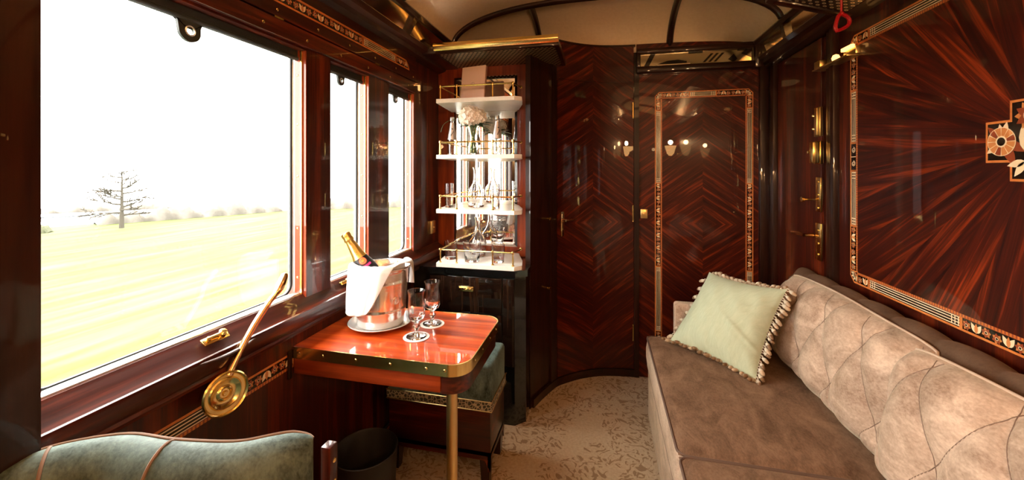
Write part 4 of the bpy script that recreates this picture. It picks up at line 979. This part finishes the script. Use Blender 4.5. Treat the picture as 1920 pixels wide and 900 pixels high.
n_ = len(p); rad = []
for i in range(n_):
    t = i / (n_ - 1); r = .011 - .003 * t
    if t < .12: r = .015 - .004 * t / .12
    if t > .62: r = .0075 + .0075 * math.sin(PI * min(1, (t - .62) / .38) ** 1.1) ** .8
    if t > .985: r = .004
    rad.append(r)
b = MB(); b.tube(p, rad, 14, flat=.8); b.build('lever_arm', 'bronze', wl)

# ---------------------------------------------------------------- stool and bin
st = empty('stool', (-.68, 1.67, 0), 'low stool with green velvet cushion and lace trim beside the table', 'stool')
b = MB(); b.box(-.915, -.445, 1.555, 1.795, .335, .498, .018, seg=4); b.build('cushion', 'green_velvet', st, smooth=60)
b = MB(); b.box(-.918, -.442, 1.552, 1.798, .312, .352, .003); b.build('lace_trim', 'lace', st, smooth=30)
b = MB(); b.tube([(-.918, 1.551, .352), (-.442, 1.551, .352), (-.441, 1.798, .352)], .0025, 6); b.tube([(-.918, 1.551, .313), (-.442, 1.551, .313), (-.441, 1.798, .313)], .0025, 6); b.build('trim_braid', 'brass_dull', st)
b = MB(); b.box(-.91, -.45, 1.56, 1.79, .12, .316, .003)
b.prism([(1.56, .14), (1.79, .14), (1.79, .06), (1.765, .105), (1.585, .105), (1.56, .06)], 'x', -.462, -.450); b.prism([(-.91, .14), (-.45, .14), (-.45, .06), (-.475, .105), (-.885, .105), (-.91, .06)], 'y', 1.56, 1.572); b.build('wood_base', 'wood_x', st, smooth=30)
for x, y in ((-.885, 1.585), (-.475, 1.585), (-.885, 1.765), (-.475, 1.765)):
    b = MB(); b.add([(x + a * (.024 if z else .016), y + c * (.024 if z else .016), z * .14) for z in (0, 1) for a, c in ((-1, -1), (1, -1), (1, 1), (-1, 1))], [(0, 1, 2, 3), (4, 5, 6, 7), (0, 1, 5, 4), (1, 2, 6, 5), (2, 3, 7, 6), (3, 0, 4, 7)]); b.build('leg', 'dark_z', st, smooth=0)
b = MB(); b.lathe([(0, .004), (.095, 0), (.098, .004), (.113, .27), (.115, .275), (.112, .277), (.107, .27), (.093, .012), (0, .010)], 48, 0, T(-.853, 1.30, .001))
tag(b.build('waste_bin', 'bin', loc=(-.853, 1.30, 0), smooth=50), 'round dark waste bin on the floor below the table', 'bin')

# ---------------------------------------------------------------- green velvet armchair
ac = empty('armchair', (-.75, .78, 0), 'green velvet armchair with curved back and wooden arms, close to the viewer', 'armchair')
top = smooth_path([(-.985, .40, .80), (-.965, .448, .815), (-.93, .500, .82), (-.846, .548, .82), (-.745, .556, .82), (-.638, .575, .82), (-.585, .605, .82), (-.535, .645, .815)], 7)
top = [Vector((min(max(p.x, -.985), -.53), p.y, p.z)) for p in top]
prof = [(.0, -.004), (.012, .003), (.028, .001), (.045, -.010), (.058, -.028), (.066, -.055), (.070, -.10), (.074, -.18), (.076, -.30), (.074, -.42)]
def tang(i): d = top[min(i + 1, len(top) - 1)] - top[max(i - 1, 0)]; d.z = 0; return d.normalized()
b = MB(); vs = []; n = len(prof); inner = [(-.004, -.02), (-.01, -.10), (-.015, -.30), (-.015, -.42)]
pr = inner[::-1] + prof
for i, p in enumerate(top):
    t = tang(i); o = Vector((t.y, -t.x, 0))
    e = min(1, (len(top) - 1 - i) / 5 + .12); sq = e ** .5
    for q, z in pr: vs.append(p + o * (.035 + (q - .035) * sq) + Vector((0, 0, z * 1 - .010 * (1 - sq))) + t * 0)
m = len(pr); fs = []
for i in range(len(top) - 1):
    for k in range(m - 1): fs.append((i * m + k, i * m + k + 1, (i + 1) * m + k + 1, (i + 1) * m + k))
    fs.append((i * m + m - 1, i * m, (i + 1) * m, (i + 1) * m + m - 1))
fs += [tuple(range(m)), tuple(range((len(top) - 1) * m, len(top) * m))]
b.add(vs, fs); bk_ = b.build('backrest', 'green_velvet', ac, smooth=70)
b = MB(); pp = []
for i, p in enumerate(top):
    t = tang(i); sq = min(1, (len(top) - 1 - i) / 5 + .12) ** .5; pp.append(p + Vector((t.y, -t.x, 0)) * (.035 * (1 - sq) + .004) + Vector((0, 0, .001 - .010 * (1 - sq))))
b.tube(pp, .0024, 6); b.build('piping', 'piping_pink', bk_)
for px_ in (-.936, -.745):
    i = min(range(len(top)), key=lambda k: abs(top[k].x - px_)); t = tang(i); o = Vector((t.y, -t.x, 0))
    b = MB(); b.tube(smooth_path([top[i] + o * (q + .001) + Vector((0, 0, z)) for q, z in prof], 3), .0028, 6); b.build('seam_piping', 'piping_pink', bk_)
b = MB(); b.box(-.528, -.506, .655, .678, .06, .770, .003); fr = b.build('back_post', 'wood_z', ac, smooth=30)
b = MB(); b.box(-.965, -.940, .56, .60, .06, .70, .004); b.build('back_post', 'wood_z', ac, smooth=30)
for z in (.66, .70, .74): screw(fr, (-.506, .668, z), (1, 0, 0), .005)
b = MB(); b.box(-.93, -.53, .62, .86, .33, .43, .03, seg=4); b.build('seat', 'green_velvet', ac, smooth=60)
for x, y in ((-.90, .84), (-.55, .84), (-.952, .58), (-.515, .678)): b = MB(); b.box(x - .015, x + .015, y - .015, y + .015, 0, .34, .003); b.build('leg', 'wood_z', ac, smooth=30)
# ---------------------------------------------------------------- sofa
sf = empty('sofa', (.59, 1.22, 0), 'long taupe velvet sofa along the right wall', 'sofa')
def seat_cushion(y0, y1):
    b = MB(); x0, x1, zt, zb = .222, .90, .452, .30; n = 34
    def top_(u, v):
        a = u * 2 - 1; c = v * 2 - 1
        X_ = x0 + (x1 - x0) * (u); Y_ = y0 + (y1 - y0) * v
        e = (1 - abs(a) ** 10) * (1 - abs(c) ** 10)
        return (X_, Y_, zt + .016 * (1 - a * a) * (1 - c * c) - .010 * (1 - max(0, e) ** .3) + .0015 * math.sin(Y_ * 60) * max(0, abs(c) - .75))
    b.grid(top_, n, n + 6)
    per = [(x0, y0), (x1, y0), (x1, y1), (x0, y1)]
    def rr(r):
        return arc(x1 - r, y1 - r, r, 0, 90, 6) + arc(x0 + r, y1 - r, r, 90, 180, 6) + arc(x0 + r, y0 + r, r, 180, 270, 6) + arc(x1 - r, y0 + r, r, 270, 360, 6)
    q = rr(.03); N = len(q); mid = (.5 * (x0 + x1), .5 * (y0 + y1)); vs = []
    for z, o in ((zt - .012, .004), (zt - .02, .0), (zt - .06, -.006), (zb + .05, -.006), (zb, 0)):
        vs += [(px - o * (1 if px > mid[0] else -1), py - o * .5 * (1 if py > mid[1] else -1), z) for px, py in q]
    fs = [(k * N + i, k * N + (i + 1) % N, (k + 1) * N + (i + 1) % N, (k + 1) * N + i) for k in range(4) for i in range(N)]
    b.add(vs, fs, 1); c = b.build('seat_cushion', ['taupe', 'taupe_light'], sf, smooth=50)  # sides paler than the top: their window light put into the colour
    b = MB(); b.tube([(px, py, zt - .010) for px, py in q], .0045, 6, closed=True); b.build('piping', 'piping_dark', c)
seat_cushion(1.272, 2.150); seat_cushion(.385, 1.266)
b = MB(); b.box(.228, .955, .36, 2.152, .03, .298, .012, seg=3); b.build('base', 'taupe_light', sf, smooth=50)
b = MB(); b.tube([(.2255, .38, .292), (.2255, 2.148, .292)], .003, 6); b.build('base_piping', 'piping_dark', sf)
for x in (.27, .90):
    for y in (.42, 2.10): b = MB(); b.box(x - .02, x + .02, y - .02, y + .02, 0, .035, .003); b.build('foot', 'dark_z', sf, smooth=30)
for y0, y1 in ((2.105, 2.163), (.31, .368)):
    b = MB(); b.box(.352, .958, y0, y1, .05, .635, .014, seg=4); a_ = b.build('arm', 'taupe_light', sf, smooth=60)
    b = MB(); b.tube([(.355, y0 + .006, .30), (.355, y0 + .006, .622), (.37, y0 + .006, .634), (.93, y0 + .006, .634)], .0035, 6); b.build('piping', 'piping', a_)
# back bolster
b = MB()
def bol(u, v):
    Y_ = .37 + v * 1.74; ph = (Y_ - .05) / .175; g = abs(math.sin(PI * ph)) ** .38
    a = PI * (u * 1.0); cx, cz = .914, .778
    h = .055 * (.80 + .20 * g); k = .070 * (.70 + .30 * g)
    if u < .2: t = u / .2; return (cx - h * (.9 + .1 * t), Y_ + 0, .46 + t * (cz - .46))
    a = PI * (u - .2) / .8
    e = 1
    if v < .03: e = max(.3, v / .03)
    if v > .97: e = max(.3, (1 - v) / .03)
    return (cx - h * math.cos(a), Y_ + .05 * math.sin(a) * 1.0, cz + k * math.sin(a) * e)
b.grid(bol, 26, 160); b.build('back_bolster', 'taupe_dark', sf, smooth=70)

# ---------------------------------------------------------------- quilted back cushions
def back_cushion(y0, y1, dx, label, phase):
    yc, hw = (y0 + y1) / 2, (y1 - y0) / 2
    B0 = Vector((.806 + dx, 0, .462)); T0 = Vector((.868 + dx, 0, .832)); Vd = (T0 - B0); Hh = Vd.length; Vd.normalize(); Nn = Vector((-Vd.z, 0, Vd.x))
    nu, nv = 150, 90; FT, BT = .098, .045
    def prof(u, v, T_):
        fu = max(0, 1 - abs(u) ** 9) ** .5; fv = max(0, 1 - abs(v) ** (3.2 if v > 0 else 7)) ** .55
        return T_ * fu * fv
    def front(i, j):
        u, v = i * 2 - 1, j * 2 - 1; U_ = u * hw; V_ = (v + 1) / 2 * Hh
        th = prof(u, v, FT); q = 0
        bend = .02 * math.sin(PI * (v + 1) / 2)
        for sg in (1, -1):
            k = (U_ * sg + V_ * .58 + bend * sg + phase) / .215; d = abs(k - round(k)) * .215 / 1.156
            q += math.exp(-(d / .007) ** 2) * .006 + math.exp(-(d / .036) ** 2) * .011
        th -= min(q, .026) * min(1, th / .05)
        rag = .004 * math.sin(U_ * 9 + 1) * (1 if v > .8 else .3)
        cr = .006
        hgt = V_ - .012 * (abs(u) ** 8) * (1 if v > 0 else 0) + rag * (v + 1) / 2
        p = B0 + Vd * hgt + Nn * th; p.y = yc + U_ * (1 - .03 * max(0, v) ** 6)
        return p
    def back(i, j):
        u, v = i * 2 - 1, j * 2 - 1; V_ = (v + 1) / 2 * Hh; U_ = u * hw
        rag = .004 * math.sin(U_ * 9 + 1) * (1 if v > .8 else .3)
        hgt = V_ - .012 * (abs(u) ** 8) * (1 if v > 0 else 0) + rag * (v + 1) / 2
        p = B0 + Vd * hgt - Nn * prof(u, v, BT); p.y = yc + U_ * (1 - .03 * max(0, v) ** 6); return p
    b = MB(); b.grid(front, nu, nv); b.grid(back, 50, 30)
    c = empty('back_cushion', (.79 + dx, yc, .46), label, 'cushion', 'quilted cushions along the sofa back')
    b.build('cover', 'taupe_light', c, smooth=80)
    ed = [front(0, k / 16) for k in range(0, 17)] + [front(k / 40, 1) for k in range(1, 41)] + [front(1, 1 - k / 16) for k in range(1, 17)]
    cv = c.children[0]
    st_ = MB()
    for sg in (1, -1):
        for k in range(-9, 10):
            run = []
            for i in range(61):
                v = -1 + i / 30; V_ = (v + 1) / 2 * Hh; U_ = (k * .215 - phase - V_ * .58 - .02 * math.sin(PI * (v + 1) / 2) * sg) * sg
                if abs(U_) < hw * .985 and abs(v) < .985: run.append(front((U_ / hw + 1) / 2, (v + 1) / 2) + Nn * .0002)
            if len(run) > 3: st_.tube(run, .0012, 5)
    st_.build('stitching', 'stitch', cv)  # seam thread, dark to put the crease shade into the colour
    b = MB(); b.tube(ed, .0042, 8); b.build('piping', 'piping', c)
back_cushion(1.262, 2.085, 0, 'quilted taupe back cushion at the far end of the sofa, behind the green pillow', .05)
back_cushion(.46, 1.300, -.035, 'quilted taupe back cushion at the near end of the sofa, cut by the right edge', .12)

# ---------------------------------------------------------------- green throw pillow with acorn fringe
BLc, BRc, TRc, TLc = Vector((.312, 2.040, .468)), Vector((.585, 1.725, .468)), Vector((.735, 1.825, .815)), Vector((.512, 2.115, .800))
Np = ((BRc - BLc).cross(TLc - BLc)).normalized()
if Np.y > 0: Np = -Np
tp_ = empty('throw_pillow', (BLc + BRc) / 2, 'sage green square pillow with acorn fringe at the far end of the sofa', 'pillow')
def pil(u, v, s):
    a, c = u * 2 - 1, v * 2 - 1
    uu = .5 + .5 * a * (1 - .085 * (1 - c * c)); vv = .5 + .5 * c * (1 - .085 * (1 - a * a))
    p = (BLc * (1 - uu) + BRc * uu) * (1 - vv) + (TLc * (1 - uu) + TRc * uu) * vv
    e = (max(0, 1 - abs(a) ** 2.4) * max(0, 1 - abs(c) ** 2.4)) ** .62
    th = .078 * e
    cr = .006 * math.sin(14 * a + 7 * c) * math.sin(5 * c - 3 * a + 1) * e ** .5 * (1 - e * .5) + .011 * math.exp(-((c + a * .55 - .10) / .05) ** 2) * max(0, a) * e ** .4 + .010 * math.exp(-((c - .2 - a * .3) / .05) ** 2) * max(0, a - .3) * e ** .4 + .007 * math.exp(-((a + .2 + c * .2) / .05) ** 2) * max(0, -c) * e ** .4
    return p + Np * (s * (th + (cr if s > 0 else 0)))
b = MB(); b.grid(lambda u, v: pil(u, v, 1), 70, 70); b.grid(lambda u, v: pil(u, v, -.8), 40, 40); b.build('cover', 'sage', tp_, smooth=80)
def tassel_place(o, p, d):
    o.location = p - WLOC[tp_]; o.rotation_mode = 'QUATERNION'; o.rotation_quaternion = Vector((0, 0, -1)).rotation_difference(Vector(d).normalized())
def mk(name, mt):
    b = MB(); b.lathe([(0, -.034), (.0040, -.033), (.0068, -.026), (.0072, -.020), (.0055, -.013), (0, -.011)], 10, 0)
    b.lathe([(.0076, -.019), (.0076, -.016), (.005, -.010), (.002, -.008), (0, -.008)], 10, 1)
    b.tube([(0, 0, .002), (.003, .001, -.004), (0, 0, -.010)], .0016, 5, 1)
    b.tube([(.0055 * math.cos(k * PI / 4), .002, -.003 + .0055 * math.sin(k * PI / 4)) for k in range(8)], .0014, 5, 1, closed=True)
    o = b.build(name, [mt, 'thread'], tp_, loc=(0, 0, 0), smooth=60); return o
protos = [mk('acorn_tassel', 'bead'), mk('acorn_tassel', 'bead2')]
rg = random.Random(11); first = [True, True]; spots = []
outw = {'b': -(TLc - BLc).normalized(), 't': (TLc - BLc).normalized(), 'l': -(BRc - BLc).normalized(), 'r': (BRc - BLc).normalized()}
for i in range(19): spots.append((pil(i / 18, 0, 0), 'b'))
for i in range(1, 20): spots.append((pil(1, i / 19, 0), 'r'))
for i in range(1, 17): spots.append((pil(1 - i / 17, 1, 0), 't'))
for i in range(1, 9): spots.append((pil(0, i / 9, 0), 'l'))
for p, e in spots:
    k = 0 if rg.random() < .5 else 1
    if first[k]: o = protos[k]; first[k] = False
    else: o = protos[k].copy(); COL.objects.link(o); o.parent = tp_
    d = outw[e] + Vector((rg.uniform(-.45, .45), rg.uniform(-.45, .45), rg.uniform(-.2, .2))) + Np * .25
    if e == 'b': d.z = max(d.z, -.02); d += Np * .7
    elif e in 'rl': d += Vector((0, 0, -.9))
    else: d = d * .35 - Np * .6
    if p.z < .476 and d.z < 0: d.z = .05
    q = p + Vector((0, 0, .008 if e == 'b' else 0)); tassel_place(o, q, d); o.scale = [rg.uniform(1.0, 1.3)] * 3

# ---------------------------------------------------------------- lamps behind the viewer
def point(name, loc, w, col, r=.03):
    l = bpy.data.lights.new(name, 'POINT'); l.energy = w; l.color = col; l.shadow_soft_size = r
    o = bpy.data.objects.new(name, l); COL.objects.link(o); o.location = loc; return o
def sconce(loc, d, label):
    r = empty('wall_lamp', loc, label, 'lamp', 'tulip wall lamps at the viewer\'s end of the room'); X = T(*loc); d = Vector(d)
    b = MB(); b.lathe([(0, 0), (.035, 0), (.03, .010), (0, .014)], 20, 0, along(loc, d)); b.tube([Vector(loc) + d * t + Vector((0, 0, -.05 * math.sin(t / .09 * PI))) for t in (0, .03, .06, .09)], .006, 8); b.build('bracket', 'brass', r)
    c = Vector(loc) + d * .09
    b = MB(); b.lathe([(.02, 0), (.045, .03), (.058, .08), (.075, .13), (.073, .13), (.056, .08), (.043, .03), (.018, .002)], 24, 0, T(*c)); b.build('shade', 'lampshade', r)
    l = point('lamp_light', c + Vector((0, 0, .175)), LAMP, (1, .58, .26)); return r
LAMP = 17.0
sconce((.965, -.35, 1.50), (-1, 0, 0), 'lit tulip wall lamp on the right wall behind the viewer')
sconce((.45, -1.245, 1.50), (0, 1, 0), 'lit tulip wall lamp right of centre on the wall behind the viewer')
sconce((-.45, -1.245, 1.50), (0, 1, 0), 'lit tulip wall lamp left of centre on the wall behind the viewer')
cl_ = empty('ceiling_lamp', (0, .45, 2.255), 'round glowing ceiling lamp overhead of the viewer', 'lamp')
b = MB(); b.lathe([(0, -.045), (.07, -.04), (.11, -.015), (.115, 0), (0, 0)], 32, 0, T(0, .45, 2.255)); b.build('diffuser', 'lampshade', cl_)
b = MB(); b.lathe([(.115, -.008), (.125, -.004), (.125, .004), (.115, .004)], 32, 0, T(0, .45, 2.255)); b.build('rim', 'brass', cl_)

# ---------------------------------------------------------------- landscape outside
GZ = -4.0
b = MB(); b.add([(-2.2, -30, GZ + 1.2), (-2.2, 70, GZ + 1.2), (-6, -30, GZ), (-6, 70, GZ)], [(0, 1, 3, 2)])
edge = [(-90, -30), (-62, 8), (-51.5, 25.0), (-46, 35), (-40.5, 46), (-28, 54.5), (-6, 66)]
b.add([(-6, -30, GZ), (-6, 66, GZ)] + [(p[0], p[1], GZ) for p in edge[::-1]], [tuple(range(2 + len(edge)))])
struct(b.build('ground', 'grass', loc=(-20, 20, GZ), smooth=0))
b = MB(); b.add([(-75, 15, GZ - .3), (-50, 24, GZ - .3), (-47, 33, GZ - .3), (-58, 46, GZ - .3), (-90, 40, GZ - .3)], [(0, 1, 2, 3, 4)])
struct(b.build('pond', 'water', smooth=0))
rg = random.Random(4)
def hedge(name, a, c, h, wd, m, label, cat, n=70):
    a, c = Vector((*a, GZ)), Vector((*c, GZ)); d = (c - a); ln = d.length; d.normalize(); o = Vector((d.y, -d.x, 0)); ph = [rg.uniform(0, 6) for _ in range(6)]
    def f(u, v):
        s = u * ln; hh = h * (.72 + .16 * math.sin(s * 1.1 + ph[0]) + .13 * math.sin(s * 2.7 + ph[1]) + .09 * math.sin(s * 6.1 + ph[2])) * min(1, min(u, 1 - u) * 12 + .15)
        t = PI * v; w_ = wd * (1 + .2 * math.sin(s * 3 + v * 7 + ph[3]))
        return a + d * s + o * (w_ * math.cos(t)) + Vector((0, 0, hh * math.sin(t) ** .7 * (1 + .10 * math.sin(s * 9 + v * 11)) - .05))
    b = MB(); b.grid(f, n, 9); return tag(b.build(name, m, smooth=60), label, cat)
hedge('hedge', (-48.6, 28.6), (-41.5, 44.0), 1.5, 1.0, 'hedge', 'long bare hedge across the field behind the lone tree', 'hedge', 140)
hedge('hedge', (-40.0, 46.2), (-20, 58.5), 1.7, .9, 'hedge', 'distant bare hedge seen through the narrow windows', 'hedge', 140)
hedge('shrub_bank', (-76, 24), (-60, 45), .9, 1.2, 'hedge', 'low pale bank of shrubs beyond the white pond', 'shrubs', 90)
hedge('bush', (-48.5, 22.2), (-46.3, 24.2), .75, .6, 'bush', 'small low bush in the grass left of the lone tree', 'bush', 26)
tr = empty('bare_tree', (-43.4, 27.5, GZ), 'lone leafless tree standing in the field outside the wide window', 'tree')
b = MB(); b2 = MB(); base = Vector((-43.4, 27.5, GZ - .1)); rt_ = Vector((.6, .8, 0)); H_ = 5.6
b.tube([base, base + Vector((.03, 0, 1.4)), base + Vector((-.03, .05, 3.0)), base + Vector((.05, 0, 4.4)), base + Vector((0, .05, H_))], [.20, .15, .11, .07, .02], 8)
def limb(mb, p, d, ln, r, lv):
    pts = [p]; q = p.copy(); dd = d.normalized()
    for i in range(4):
        dd = (dd + Vector((rg.uniform(-.25, .25), rg.uniform(-.25, .25), rg.uniform(-.16, .20)))).normalized(); q = q + dd * ln / 4; pts.append(q.copy())
    mb.tube(pts, [r, r * .75, r * .55, r * .35, r * .15], 5)
    if lv > 0:
        for i in range(1, 5):
            for _ in range(2): limb(mb, pts[i] if i < 4 else pts[3], dd + Vector((rg.uniform(-.9, .9), rg.uniform(-.9, .9), rg.uniform(-.3, .6))), ln * .45, r * .5, lv - 1)
for i in range(17):
    z = 1.25 + i * .25; a = i * 2.4 + .3; s = rg.choice((-1, 1)); dv = rt_ * math.cos(a) + Vector((-.8, .6, 0)) * math.sin(a) * .6
    limb(b2, base + Vector((0, 0, z)), dv + Vector((0, 0, .12)), (2.3 if z < 4 else 1.4) * rg.uniform(.7, 1.1), .10 if z < 4 else .07, 2)
b.build('trunk', 'bark', tr); b2.build('branches', 'bark', tr, flip=False)
